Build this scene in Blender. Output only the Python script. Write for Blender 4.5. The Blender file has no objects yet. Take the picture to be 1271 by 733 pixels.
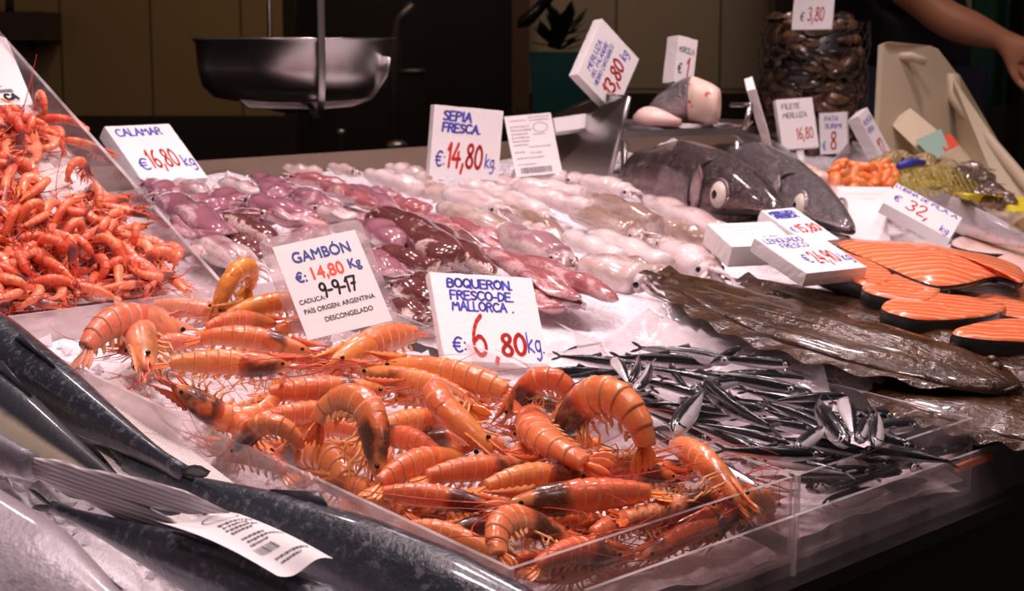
import bpy, math, random
import numpy as np
from mathutils import Matrix, Vector

random.seed(7)
rng = np.random.default_rng(11)
SC = bpy.context.scene
COL = SC.collection
PI = math.pi

# ------------------------------------------------------------------ camera
HZ = 1.30                                   # eye height; the counter rim lies 0.36 m lower
FPX, CX, CY = 2000.0, 635.5, 366.5          # focal length in pixels of the 1271 x 733 frame
TH = math.atan(316.5 / FPX)                 # pitch down
AL = math.atan(2007.5 * math.cos(TH) / FPX)  # the counter front runs this far right of the view axis
HD = np.array([math.cos(AL), math.sin(AL), 0.0])
RT = np.array([math.sin(AL), -math.cos(AL), 0.0])
UPW = np.array([0, 0, 1.0])
FW = HD * math.cos(TH) - UPW * math.sin(TH)
UC = HD * math.sin(TH) + UPW * math.cos(TH)
EYE = np.array([0, 0, HZ])

cd = bpy.data.cameras.new('camera')
cd.sensor_width = 36.0
cd.lens = FPX / 1271 * 36.0
cd.clip_start = 0.05
cd.dof.use_dof = True
cd.dof.focus_distance = 1.40
cd.dof.aperture_fstop = 14.0
cam = bpy.data.objects.new('camera', cd)
COL.objects.link(cam)
cam.matrix_world = Matrix(((RT[0], UC[0], -FW[0], 0), (RT[1], UC[1], -FW[1], 0), (RT[2], UC[2], -FW[2], HZ), (0, 0, 0, 1)))
SC.camera = cam

# ------------------------------------------------------------------ light and exposure
SC.view_settings.view_transform = 'Standard'
SC.view_settings.look = 'None'
SC.view_settings.gamma = 1.0
SC.view_settings.use_curve_mapping = False
SC.view_settings.exposure = 0.36
SC.cycles.use_denoising = True
SC.cycles.max_bounces = 10
SC.cycles.transparent_max_bounces = 24
SC.cycles.caustics_reflective = False
SC.cycles.caustics_refractive = False

wd = bpy.data.worlds.new('market_hall')
wd.use_nodes = True
wd.node_tree.nodes['Background'].inputs[0].default_value = (0.95, 0.70, 0.68, 1)
wd.node_tree.nodes['Background'].inputs[1].default_value = 0.055
SC.world = wd


def lamp(loc, target, power, angle=95, size=0.05, color=(1.0, 0.775, 0.79), blend=0.6):
    l = bpy.data.lights.new('counter_or_fill_lamp', 'SPOT')  # name shared by the counter lamps and the added fill spots
    l.energy = power
    l.color = color
    l.spot_size = math.radians(angle)
    l.spot_blend = blend
    l.shadow_soft_size = size
    o = bpy.data.objects.new('counter_or_fill_lamp', l)
    COL.objects.link(o)
    o.location = loc
    d = Vector(target) - Vector(loc)
    o.rotation_euler = d.to_track_quat('-Z', 'Y').to_euler()
    return o


LP = 30
for lx, ly, ty, k in ((0.35, 1.05, 1.1, .8), (0.95, 1.2, 1.25, .85), (1.5, 1.3, 1.3, .85), (2.05, 1.35, 1.35, .70), (2.65, 1.5, 1.45, .65), (0.85, .45, .95, .35), (1.45, .5, 1.0, .4), (2.1, .6, 1.1, .35), (1.1, 2.0, 1.7, .30), (1.8, 2.05, 1.75, .30), (.35, .50, .95, .4)):
    lamp((lx, ly, 2.35), (lx, ty, 0.95), LP * k)

lamp((0.9, -.9, 2.7), (1.15, .95, .9), 15, angle=55, size=.25, color=(1.0, .80, .78))  # added fill spot, no lamp of the stall: brightens the tray fronts
lamp((2.0, 2.6, 3.0), (2.7, 3.75, 1.5), 15, angle=80, size=.3, color=(1, .74, .50))  # added unseen spot that lifts the dark panelled back wall
lamp((3.0, 1.9, 3.0), (3.5, 2.9, 1.5), 17, angle=80, size=.3, color=(1, .76, .55))  # second added spot, only there to brighten the tiled wall

# ------------------------------------------------------------------ places on the counter
HC, TS, Y0 = 0.36, 0.14, 0.752
NRM = np.array([0, -TS, 1.0]) / math.hypot(1, TS)    # normal of the sloping counter


def ray(x, y):
    return FW + RT * (x - CX) / FPX - UC * (y - CY) / FPX


def W(x, y, off=0.0):
    """A point of the counter slope (raised by off) seen at this pixel."""
    d = ray(x, y)
    n = np.array([0, -TS, 1.0])
    c = -HC - TS * Y0 + off
    return EYE + d * (c / (n @ d))


def AT(x, y, depth):
    return EYE + ray(x, y) * depth


def PROJ(p):
    q = np.asarray(p, float) - EYE
    z = q @ FW
    return CX + FPX * (q @ RT) / z, CY - FPX * (q @ UC) / z


def slope_z(y, off=0.0):
    return HZ - HC + TS * (y - Y0) + off


def unit(v):
    v = np.asarray(v, float)
    return v / (np.linalg.norm(v) + 1e-12)


# ------------------------------------------------------------------ objects
def tag(o, label=None, cat=None, group=None, kind=None):
    if label: o['label'] = label
    if cat: o['category'] = cat
    if group: o['group'] = group
    if kind: o['kind'] = kind
    return o


def empty(name, loc=(0, 0, 0), label=None, cat=None, group=None):
    o = bpy.data.objects.new(name, None)
    o.empty_display_size = 0.02
    COL.objects.link(o)
    o.location = Vector(loc)
    return tag(o, label, cat, group)


class MB:
    """Collects faces of one mesh."""
    def __init__(self):
        self.v, self.f, self.m, self.a, self.b = [], [], [], [], []

    def vert(self, p, u=0.0, v=0.0):
        self.v.append((float(p[0]), float(p[1]), float(p[2])))
        self.a.append(u); self.b.append(v)
        return len(self.v) - 1

    def face(self, idx, m=0):
        self.f.append(tuple(idx)); self.m.append(m)

    def loft(self, P, S, U, rx, ru, rd, n=14, m=0, u=None, cap=True, sq=1.0, vfun=None):
        """Rings along P; S side vectors, U up vectors; rx half width, ru and rd heights above and below."""
        N = len(P)
        rings = []
        for i in range(N):
            r = []
            for j in range(n):
                a = 2 * PI * j / n
                c, s = math.cos(a), math.sin(a)
                if sq != 1.0:
                    c = math.copysign(abs(c) ** sq, c); s = math.copysign(abs(s) ** sq, s)
                p = P[i] + S[i] * (rx[i] * c) + U[i] * ((ru[i] if s > 0 else rd[i]) * s)
                r.append(self.vert(p, (u[i] if u is not None else i / (N - 1)), s))
            rings.append(r)
        for i in range(N - 1):
            A, B = rings[i], rings[i + 1]
            for j in range(n):
                k = (j + 1) % n
                self.face((A[j], A[k], B[k], B[j]), m)
        if cap:
            for r, i, flip in ((rings[0], 0, False), (rings[-1], N - 1, True)):
                c = self.vert(P[i], (u[i] if u is not None else i / (N - 1)), 0)
                for j in range(n):
                    k = (j + 1) % n
                    self.face((c, r[k], r[j]) if not flip else (c, r[j], r[k]), m)
        return rings

    def tube(self, pts, r, n=5, m=0, u=None):
        pts = [np.asarray(p, float) for p in pts]
        N = len(pts)
        rr = r if hasattr(r, '__len__') else [r] * N
        T = [unit(pts[min(i + 1, N - 1)] - pts[max(i - 1, 0)]) for i in range(N)]
        ref = np.array([0.13, 0.27, 0.95])
        if abs(T[0] @ unit(ref)) > .9: ref = np.array([0.9, .2, .1])
        s = unit(np.cross(T[0], ref))
        S, U = [], []
        for t in T:
            s = unit(s - t * (s @ t))
            S.append(s); U.append(np.cross(t, s))
        self.loft(pts, S, U, rr, rr, rr, n=n, m=m, u=u)

    def leaf(self, base, d, side, length, width, thick, nl=6, m=0, tip=0.35, u0=0., u1=1.):
        """A thin rounded blade."""
        d = unit(d); side = unit(side - d * (side @ d)); up = np.cross(d, side)
        P, rx, rz = [], [], []
        for i in range(nl + 1):
            t = i / nl
            w = width * (min(1, .45 + 1.1 * t) if t < .6 else (1 - ((t - .6) / .4) ** 2) ** .5 * (1 - tip) + tip * (1 - t) / .4 * 1.0)
            P.append(base + d * length * t); rx.append(max(w, width * .04)); rz.append(thick * (1 - .7 * t))
        self.loft(P, [side] * (nl + 1), [up] * (nl + 1), rx, rz, rz, n=8, m=m, u=[u0 + (u1 - u0) * i / nl for i in range(nl + 1)])

    def ball(self, c, r, nu=10, nv=7, m=0, S=None):
        c = np.asarray(c, float)
        r = np.asarray(r if hasattr(r, '__len__') else (r, r, r), float)
        A = np.eye(3) if S is None else np.asarray(S)
        rows = []
        top = self.vert(c + A.T @ np.array([0, 0, r[2]]), 0, 1)
        for i in range(1, nv):
            t = PI * i / nv
            rows.append([self.vert(c + A.T @ (r * np.array([math.sin(t) * math.cos(2 * PI * j / nu), math.sin(t) * math.sin(2 * PI * j / nu), math.cos(t)])), i / nv, math.cos(t)) for j in range(nu)])
        bot = self.vert(c - A.T @ np.array([0, 0, r[2]]), 1, -1)
        for j in range(nu):
            k = (j + 1) % nu
            self.face((top, rows[0][j], rows[0][k]), m)
            self.face((bot, rows[-1][k], rows[-1][j]), m)
            for i in range(len(rows) - 1):
                self.face((rows[i][j], rows[i + 1][j], rows[i + 1][k], rows[i][k]), m)

    def hexa(self, c8, m=0, ms=None):
        """Eight corners: bottom ring 0-3, top ring 4-7."""
        i = [self.vert(p, 0, 0) for p in c8]
        F = [(3, 2, 1, 0), (4, 5, 6, 7), (0, 1, 5, 4), (1, 2, 6, 5), (2, 3, 7, 6), (3, 0, 4, 7)]
        for k, q in enumerate(F):
            self.face([i[z] for z in q], m if ms is None else ms[k])

    def box(self, lo, hi, m=0):
        x0, y0, z0 = lo; x1, y1, z1 = hi
        self.hexa([(x0, y0, z0), (x1, y0, z0), (x1, y1, z0), (x0, y1, z0), (x0, y0, z1), (x1, y0, z1), (x1, y1, z1), (x0, y1, z1)], m)

    def slab(self, a, b, h, t, m=0, me=None):
        """A plate standing on the edge a-b, rising by h, t thick; me is the material of its narrow edges."""
        a, b, h, t = (np.asarray(q, float) for q in (a, b, h, t))
        me = m if me is None else me
        self.hexa([a, b, b + t, a + t, a + h, b + h, b + h + t, a + h + t], ms=[me, me, m, me, m, me])

    def prism(self, loop, d, m=0):
        d = np.asarray(d, float)
        A = [self.vert(p, 0, 0) for p in loop]
        B = [self.vert(np.asarray(p) + d, 1, 0) for p in loop]
        n = len(loop)
        self.face(A[::-1], m); self.face(B, m)
        for j in range(n):
            k = (j + 1) % n
            self.face((A[j], A[k], B[k], B[j]), m)

    def grid(self, nx, ny, fn, m=0):
        ids = []
        for i in range(nx + 1):
            for j in range(ny + 1):
                ids.append(self.vert(fn(i / nx, j / ny), i / nx, j / ny))
        for i in range(nx):
            for j in range(ny):
                a = i * (ny + 1) + j
                self.face((ids[a], ids[a + ny + 1], ids[a + ny + 2], ids[a + 1]), m)

    def mesh(self, name, mats, smooth=True):
        me = bpy.data.meshes.new(name)
        me.from_pydata(self.v, [], self.f)
        for k, x in (('u', self.a), ('v', self.b)):
            at = me.attributes.new(k, 'FLOAT', 'POINT')
            at.data.foreach_set('value', np.array(x, dtype=np.float32))
        for mt in (mats if isinstance(mats, (list, tuple)) else [mats]):
            me.materials.append(mt)
        me.polygons.foreach_set('material_index', self.m)
        me.polygons.foreach_set('use_smooth', [smooth] * len(self.f))
        me.update()
        return me

    def build(self, name, mats, parent=None, smooth=True, loc=None):
        o = bpy.data.objects.new(name, self.mesh(name, mats, smooth))
        COL.objects.link(o)
        if parent is not None: o.parent = parent
        if loc is not None: o.location = loc
        return o


def recalc(o):
    import bmesh
    bm = bmesh.new(); bm.from_mesh(o.data)
    bmesh.ops.recalc_face_normals(bm, faces=bm.faces)
    bm.to_mesh(o.data); bm.free()
    return o


def copy_tree(o, parent=None):
    c = o.copy(); COL.objects.link(c)
    if parent is not None:
        c.parent = parent
        c.matrix_parent_inverse = o.matrix_parent_inverse.copy()
    for ch in list(o.children): copy_tree(ch, c)
    return c


def frame(head, tail, roll=0.0, n=None):
    """Matrix of a creature lying from tail to head: local x to the head, local z its back."""
    n = NRM if n is None else n
    d = unit(np.asarray(head) - np.asarray(tail))
    left = unit(np.cross(n, d)); up = np.cross(d, left)
    r = math.radians(roll)
    z = math.cos(r) * up + math.sin(r) * left
    y = np.cross(z, d)
    c = (np.asarray(head) + np.asarray(tail)) / 2
    return Matrix(((d[0], y[0], z[0], c[0]), (d[1], y[1], z[1], c[1]), (d[2], y[2], z[2], c[2]), (0, 0, 0, 1)))


ORD = ['', 'second ', 'third ', 'fourth ', 'fifth ', 'sixth ', 'seventh ', 'eighth ', 'ninth ', 'tenth ', 'eleventh ', 'twelfth ', 'thirteenth ', 'fourteenth ', 'fifteenth ', 'sixteenth ', 'seventeenth ', 'eighteenth ', 'nineteenth ', 'twentieth ', 'twenty-first ', 'twenty-second ', 'twenty-third ', 'twenty-fourth ']


def rank_labels(items, rows, near):
    """items: (object, phrase). Unique labels by row from the front and place in the row."""
    ps = [(PROJ(o.matrix_world.translation if o.parent else o.location), o, ph) for o, ph in items]
    ps.sort(key=lambda t: -t[0][1])
    per = math.ceil(len(ps) / rows)
    for r in range(rows):
        row = sorted(ps[r * per:(r + 1) * per], key=lambda t: t[0][0])
        for k, (q, o, ph) in enumerate(row):
            col = ('leftmost' if k == 0 else ('rightmost' if k == len(row) - 1 else ORD[k] + 'from left'))
            rw = ('front' if r == 0 else ('back' if r == rows - 1 else ORD[r].strip()))
            o['label'] = '%s, %s in %s row of %s' % (ph, col, rw, near)


# ------------------------------------------------------------------ materials
class G:
    def __init__(self, name):
        self.mt = bpy.data.materials.new(name)
        self.mt.use_nodes = True
        self.nt = self.mt.node_tree
        self.b = self.nt.nodes['Principled BSDF']
        self.out = self.nt.nodes['Material Output']

    def n(self, typ, **kw):
        x = self.nt.nodes.new('ShaderNode' + typ)
        for k, v in kw.items():
            if k[0] == 'i' and k[1:].isdigit(): self.put(x.inputs[int(k[1:])], v)
            elif k in x.inputs and not hasattr(type(x), k): self.put(x.inputs[k], v)
            else: setattr(x, k, v)
        return x

    def put(self, sock, v):
        if hasattr(v, 'is_linked') or isinstance(v, bpy.types.NodeSocket): self.nt.links.new(v, sock)
        elif isinstance(v, bpy.types.Node): self.nt.links.new(v.outputs[0], sock)
        else:
            if isinstance(v, (tuple, list)) and len(v) == 3 and sock.type == 'RGBA': v = (*v, 1)
            sock.default_value = v

    def set(self, **kw):
        for k, v in kw.items(): self.put(self.b.inputs[k.replace('_', ' ')], v)
        return self

    def attr(self, k): return self.n('Attribute', attribute_name=k).outputs['Fac']
    def obj(self): return self.n('TexCoord').outputs['Object']
    def rnd(self): return self.n('ObjectInfo').outputs['Random']

    def noise(self, scale, detail=3, rough=.5, vec=None, dist=0.):
        x = self.n('TexNoise')
        x.inputs['Scale'].default_value = scale; x.inputs['Detail'].default_value = detail
        x.inputs['Roughness'].default_value = rough; x.inputs['Distortion'].default_value = dist
        self.put(x.inputs['Vector'], vec if vec is not None else self.obj())
        return x.outputs['Fac']

    def math(self, op, a, b=0.0, clamp=False):
        x = self.n('Math', operation=op, use_clamp=clamp)
        self.put(x.inputs[0], a); self.put(x.inputs[1], b)
        return x.outputs[0]

    def ramp(self, fac, stops, interp='LINEAR'):
        x = self.n('ValToRGB')
        cr = x.color_ramp
        cr.interpolation = interp
        while len(cr.elements) < len(stops): cr.elements.new(.5)
        for e, (p, c) in zip(cr.elements, stops):
            e.position = p; e.color = (*c, 1) if len(c) == 3 else c
        self.put(x.inputs[0], fac)
        return x.outputs[0]

    def step(self, fac, lo, hi):
        x = self.n('MapRange', interpolation_type='SMOOTHSTEP')
        self.put(x.inputs[0], fac); x.inputs[1].default_value = lo; x.inputs[2].default_value = hi
        return x.outputs[0]

    def mix(self, f, a, b, mode='MIX'):
        x = self.n('Mix', data_type='RGBA', blend_type=mode)
        self.put(x.inputs[0], f); self.put(x.inputs[6], a); self.put(x.inputs[7], b)
        return x.outputs[2]

    def bump(self, h, strength=.3, dist=.001):
        x = self.n('Bump')
        x.inputs['Strength'].default_value = strength; x.inputs['Distance'].default_value = dist
        self.put(x.inputs['Height'], h)
        self.put(self.b.inputs['Normal'], x)
        return self


def srgb(r, g, b):
    f = lambda c: (c / 255 / 12.92) if c <= 10.3 else ((c / 255 + .055) / 1.055) ** 2.4
    return (f(r), f(g), f(b))


def plain(name, c, rough=.5, metal=0.0, **kw):
    g = G(name)
    g.set(Base_Color=c, Roughness=rough, Metallic=metal, **kw)
    return g.mt


def acrylic(name, haze, tint=(.97, .93, .93), col=(.85, .78, .79), bumpy=0):
    g = G(name)
    tr = g.n('BsdfTransparent'); g.put(tr.inputs[0], tint)
    gl = g.n('BsdfGlossy'); g.put(gl.inputs[0], (1, 1, 1)); gl.inputs['Roughness'].default_value = .06
    df = g.n('BsdfDiffuse'); g.put(df.inputs[0], col)
    tl = g.n('BsdfTranslucent'); g.put(tl.inputs[0], col)
    dd = g.n('MixShader', i0=.5, i1=df.outputs[0], i2=tl.outputs[0])
    f = g.noise(9, 4, .6)
    hz = g.math('MULTIPLY', g.step(f, .25, .8), haze * 2)
    if bumpy:
        bp = g.n('Bump'); bp.inputs['Strength'].default_value = .5; bp.inputs['Distance'].default_value = .003
        g.put(bp.inputs['Height'], g.noise(bumpy, 4, .55, dist=1.2))
        for q in (gl, df): g.put(q.inputs['Normal'], bp)
    m1 = g.n('MixShader', i0=hz, i1=tr.outputs[0], i2=dd.outputs[0])
    ge = g.n('NewGeometry')
    dt = g.n('VectorMath', operation='DOT_PRODUCT')
    g.put(dt.inputs[0], bp.outputs[0] if bumpy else ge.outputs['Normal']); g.put(dt.inputs[1], ge.outputs['Incoming'])
    k = g.math('SUBTRACT', 1.0, g.math('ABSOLUTE', dt.outputs['Value'], 0.0), True)
    fr = g.math('ADD', .035, g.math('MULTIPLY', .8, g.math('POWER', k, 5.0)), True)
    m2 = g.n('MixShader', i0=fr, i1=m1.outputs[0], i2=gl.outputs[0])
    g.put(g.out.inputs[0], m2.outputs[0])
    return g.mt


M = {}
M['acrylic'] = acrylic('clear_acrylic', .035)
M['guard'] = acrylic('scuffed_acrylic', .16, col=(.70, .62, .62))
M['acrylic_frost'] = acrylic('misted_acrylic', .42)
M['acrylic_edge'] = acrylic('sawn_acrylic_edge', .5, col=(.95, .88, .88))
M['film'] = acrylic('clear_plastic_film', .42, tint=(.97, .95, .95), bumpy=38)
M['film_soft'] = acrylic('clear_plastic_bag', .12, tint=(.96, .94, .94), bumpy=60)
M['steel'] = plain('brushed_steel', (.55, .52, .51), .28, 1.0)
M['steel_dark'] = plain('dark_steel', (.16, .145, .14), .4, .9)
M['black'] = plain('black_enamel', (.008, .007, .007), .35)
M['ink_blue'] = plain('blue_marker', srgb(70, 80, 190), .6)
M['ink_red'] = plain('red_marker', srgb(205, 45, 35), .6)
M['ink_black'] = plain('black_ink', (.012, .012, .014), .6)
M['ink_grey'] = plain('grey_print', (.12, .11, .12), .7)
M['ink_navy'] = plain('navy_print', srgb(55, 75, 140), .6)
M['ink_orange'] = plain('orange_red_print', srgb(225, 85, 60), .6)
M['paper'] = plain('white_paper', (.80, .76, .76), .7)
M['eye_black'] = plain('black_eye', (.006, .006, .008), .08)

g = G('polystyrene_foam')
vo = g.n('TexVoronoi'); vo.inputs['Scale'].default_value = 260; g.put(vo.inputs['Vector'], g.obj())
g.set(Base_Color=(.86, .82, .82), Roughness=.6)
g.bump(g.math('ADD', g.math('MULTIPLY', vo.outputs['Distance'], .7), g.noise(70, 3)), .22, .0012)
M['foam'] = g.mt

g = G('crushed_ice')
f = g.noise(55, 5, .65); f2 = g.noise(220, 3, .6)
g.set(Base_Color=g.ramp(g.noise(8, 3), [(.3, (.78, .72, .76)), (.7, (.92, .88, .91))]), Roughness=g.ramp(f, [(.35, (.12,) * 3), (.6, (.5,) * 3)]))
g.set(Subsurface_Weight=.35, Subsurface_Radius=(.02, .017, .018), Subsurface_Scale=.4)
g.bump(g.math('ADD', f, g.math('MULTIPLY', f2, .35)), .8, .008)
M['ice'] = g.mt

g = G('ice_chip')
g.set(Base_Color=(.88, .82, .86), Roughness=.12, Subsurface_Weight=.4, Subsurface_Radius=(.01, .009, .009), Subsurface_Scale=.5, Coat_Weight=.4)
M['ice_chip'] = g.mt


def shell(name, c1, c2, pale, dark=None, vein=None, rough=.2):
    g = G(name)
    u, v, r = g.attr('u'), g.attr('v'), g.rnd()
    off = g.n('VectorMath', operation='ADD'); g.put(off.inputs[0], g.obj()); g.put(off.inputs[1], r)
    nz = g.noise(55, 4, .55, vec=off.outputs[0])
    base = g.mix(g.math('ADD', g.math('MULTIPLY', g.math('SUBTRACT', nz, .5), 1.6), r, True), c1, c2)
    base = g.mix(g.math('MULTIPLY', g.step(v, .1, -.9), .35), base, pale)          # lighter belly
    if dark:                                                                     # the dark organ showing through the head
        dk = g.math('MULTIPLY', g.step(u, .05, .28), g.step(u, .80, .55))
        dk = g.math('MULTIPLY', dk, g.step(g.math('ADD', g.noise(26, 3, vec=off.outputs[0]), g.math('MULTIPLY', v, -.06)), .40, .52))
        dk = g.math('MULTIPLY', dk, g.step(r, .12, .4))
        base = g.mix(g.math('MULTIPLY', g.step(u, .15, .6), .45), base, (.80, .36, .12))
        base = g.mix(g.math('MULTIPLY', dk, .92), base, dark)
    else:
        sg = g.math('FRACT', g.math('MULTIPLY', u, 6.0))
        base = g.mix(g.math('MULTIPLY', g.step(sg, .8, .96), .32), base, pale)    # pale joint of each ring
        base = g.mix(g.math('MULTIPLY', g.step(sg, .07, .0), .22), base, (.40, .06, .02))
    sp = g.noise(420, 2, .6, vec=off.outputs[0])
    base = g.mix(g.math('MULTIPLY', g.step(sp, .56, .66), .35), base, c2)
    g.set(Base_Color=base, Roughness=rough, Subsurface_Weight=.18, Subsurface_Radius=(.01, .004, .002), Subsurface_Scale=.5, IOR=1.45, Coat_Weight=.4, Coat_Roughness=.08)
    g.bump(g.math('ADD', g.noise(120, 4, .6, vec=off.outputs[0]), g.math('MULTIPLY', g.noise(38, 2, vec=off.outputs[0]), 1.5)), .45, .0022)
    return g.mt


OR1, OR2, ORP = (.80, .27, .085), (.72, .14, .06), (.92, .52, .30)
M['prawn_shell'] = shell('prawn_shell', OR1, OR2, ORP)
M['prawn_head'] = shell('prawn_head_shell', (.76, .22, .065), (.62, .09, .035), ORP, dark=(.045, .022, .018))
M['prawn_fan'] = shell('prawn_tail_blade', (.85, .24, .04), (.72, .09, .03), (.9, .4, .15))
M['prawn_leg'] = plain('prawn_leg', (.86, .36, .15), .3, Subsurface_Weight=.2)
M['prawn_whisker'] = plain('red_whisker', (.55, .045, .025), .35)
M['pale_shell'] = shell('pale_prawn_shell', (.85, .34, .20), (.75, .16, .09), (.92, .6, .42))
M['pale_head'] = shell('pale_prawn_head', (.85, .36, .22), (.75, .15, .08), (.92, .6, .42), dark=(.4, .16, .06))
M['gold_shell'] = shell('golden_prawn_shell', (.74, .30, .05), (.72, .2, .04), (.88, .55, .2))
M['gold_head'] = shell('golden_prawn_head', (.76, .32, .06), (.74, .2, .04), (.88, .55, .2), dark=(.1, .04, .02))
M['small_shell'] = shell('small_prawn_shell', (.88, .27, .12), (.78, .12, .065), (.95, .52, .36))
M['small_head'] = shell('small_prawn_head', (.78, .15, .07), (.68, .05, .035), (.9, .36, .22), dark=(.13, .06, .07))
M['small_leg'] = plain('small_prawn_leg', (.80, .20, .10), .35)


def fish_skin(name, back, mid, belly, lo=-.1, hi=.45, bl=-.55, rough=.22, metal=.5, sc=30, mott=.5, speck=None, coat=.6, bst=.3, sk=.6, bd=.0016):
    g = G(name)
    v = g.attr('v')
    vec = g.obj()
    nz = g.noise(sc, 4, .6, vec=vec)
    vv = g.math('ADD', v, g.math('MULTIPLY', g.math('SUBTRACT', nz, .5), mott))
    base = g.mix(g.step(vv, lo, hi), mid, back)
    base = g.mix(g.step(vv, bl + .3, bl - .1), base, belly)
    if speck:
        s2 = g.noise(sc * 5, 3, .7, vec=vec)
        base = g.mix(g.math('MULTIPLY', g.step(s2, .52, .68), sk), base, speck)
    g.set(Base_Color=base, Roughness=g.math('ADD', rough, g.math('MULTIPLY', nz, .25)), Metallic=g.math('MULTIPLY', g.step(vv, hi, lo), metal), Coat_Weight=coat, Coat_Roughness=.1)
    g.bump(g.math('ADD', g.noise(240, 3, .6, vec=vec), g.math('MULTIPLY', g.noise(45, 3, vec=vec), 2.0)), bst, bd)
    return g.mt


M['anchovy'] = fish_skin('anchovy_skin', (.012, .013, .018), (.74, .68, .71), (.80, .74, .74), lo=.16, hi=.40, metal=.30, rough=.12, mott=.25, sc=60, bst=.2)
M['anchovy_dark'] = fish_skin('dark_anchovy_skin', (.008, .008, .011), (.34, .31, .33), (.74, .68, .68), lo=-.35, hi=-.05, bl=-.45, metal=.3, rough=.12, mott=.3, sc=60, bst=.2)
M['anchovy_fin'] = plain('anchovy_fin', (.10, .09, .10), .3)
M['eye_ring'] = plain('pale_eye_ring', (.72, .62, .55), .12)
M['blue_black'] = fish_skin('blue_black_fish_skin', (.022, .025, .036), (.11, .11, .14), (.5, .46, .48), lo=-.3, hi=.75, bl=-.75, metal=.35, rough=.2, mott=1.1, sc=26, speck=(.17, .17, .21), coat=.5, bst=.5)
M['silver_grey'] = fish_skin('silver_grey_fish_skin', (.16, .145, .17), (.40, .36, .40), (.72, .66, .68), lo=-.2, hi=.7, bl=-.5, metal=.35, rough=.27, mott=.9, sc=24, speck=(.26, .23, .27), coat=.4, bst=.5)
M['cream_belly'] = fish_skin('cream_flank_fish_skin', (.025, .028, .035), (.62, .56, .40), (.78, .70, .58), lo=.35, hi=.6, bl=-.6, metal=.2, rough=.25, mott=.3, sc=20)
M['white_belly'] = fish_skin('white_belly_fish_skin', (.30, .26, .28), (.55, .50, .54), (.80, .74, .77), lo=.2, hi=1.0, bl=-.15, metal=.25, rough=.27, mott=.9, sc=16, speck=(.42, .36, .36), coat=.4, bst=.5)
M['dark_fin'] = plain('dark_fish_fin', (.035, .035, .045), .3)
g = G('striped_silver_fin')
wv = g.n('TexWave', bands_direction='Z'); wv.inputs['Scale'].default_value = 90; wv.inputs['Distortion'].default_value = 1.0; g.put(wv.inputs['Vector'], g.obj())
g.set(Base_Color=g.mix(wv.outputs['Fac'], (.38, .33, .35), (.68, .60, .63)), Roughness=.3, Coat_Weight=.4)
g.bump(wv.outputs['Fac'], .4, .001)
M['silver_fin'] = g.mt
M['fish_fin'] = plain('grey_fish_fin', (.20, .175, .185), .35)
M['hake_dark'] = fish_skin('dark_fish_head_skin', (.030, .014, .014), (.20, .11, .115), (.48, .32, .32), lo=-.1, hi=.45, bl=-.8, metal=.25, rough=.16, mott=1.0, sc=22, speck=(.30, .19, .20), coat=.9, bst=1.0, sk=.3, bd=.004)
M['hake_grey'] = fish_skin('grey_fish_head_skin', (.10, .085, .09), (.33, .27, .28), (.55, .44, .45), lo=-.1, hi=.6, bl=-.75, metal=.3, rough=.2, mott=1.0, sc=22, speck=(.45, .36, .38), coat=.9, bst=1.0, sk=.3, bd=.004)
M['mouth'] = plain('dark_mouth', (.02, .012, .012), .3)


def squid_skin(name, cream, brown, lo, hi, sc=18, str_=.55):
    g = G(name)
    r = g.rnd()
    off = g.n('VectorMath', operation='ADD'); g.put(off.inputs[0], g.obj()); g.put(off.inputs[1], r)
    mp = g.n('Mapping'); mp.inputs['Scale'].default_value = (.55, 1.3, 1.3); g.put(mp.inputs[0], off.outputs[0])
    nz = g.noise(sc, 5, .62, vec=mp.outputs[0], dist=.6)
    sp = g.noise(sc * 14, 2, .5, vec=off.outputs[0])
    k = g.step(g.math('ADD', nz, g.math('MULTIPLY', g.attr('v'), .14)), lo, hi)
    base = g.mix(k, cream, brown)
    base = g.mix(g.math('MULTIPLY', g.step(sp, .5, .62), str_), base, brown)
    g.set(Base_Color=base, Roughness=.16, Subsurface_Weight=.25, Subsurface_Radius=(.02, .012, .012), Subsurface_Scale=.4, Coat_Weight=.7, Coat_Roughness=.05)
    g.bump(g.noise(90, 3, vec=off.outputs[0]), .25, .0015)
    return g.mt


M['squid_a'] = squid_skin('purple_squid_skin', (.72, .52, .56), (.33, .13, .17), .43, .60, sc=26)
M['squid_b'] = squid_skin('mottled_squid_skin', (.74, .57, .52), (.14, .04, .04), .48, .56, sc=30)
M['squid_c'] = squid_skin('red_squid_skin', (.72, .46, .47), (.38, .12, .13), .45, .60, sc=28)
M['squid_d'] = squid_skin('pale_squid_skin', (.74, .60, .58), (.38, .20, .22), .48, .68, str_=.25)
M['cuttle'] = squid_skin('white_cuttlefish_skin', (.82, .69, .69), (.46, .30, .26), .52, .80, sc=14, str_=.15)
M['cuttle_b'] = squid_skin('brown_tinged_cuttlefish_skin', (.70, .56, .53), (.32, .20, .16), .42, .68, sc=14, str_=.3)

# ------------------------------------------------------------------ the setting
def struct(o, kind='structure'):
    o['kind'] = kind
    return o


def P2(a, b, z):                     # a: to the right of the view axis, b: along the heading
    return np.array([HD[0] * b + RT[0] * a, HD[1] * b + RT[1] * a, z])


m = MB(); m.grid(1, 1, lambda u, v: (-3 + 12 * u, -3 + 12 * v, 0))
g = G('dark_stone_floor')
g.set(Base_Color=(.05, .04, .036), Roughness=.4); M['floor'] = g.mt
struct(m.build('floor', M['floor']))


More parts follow.
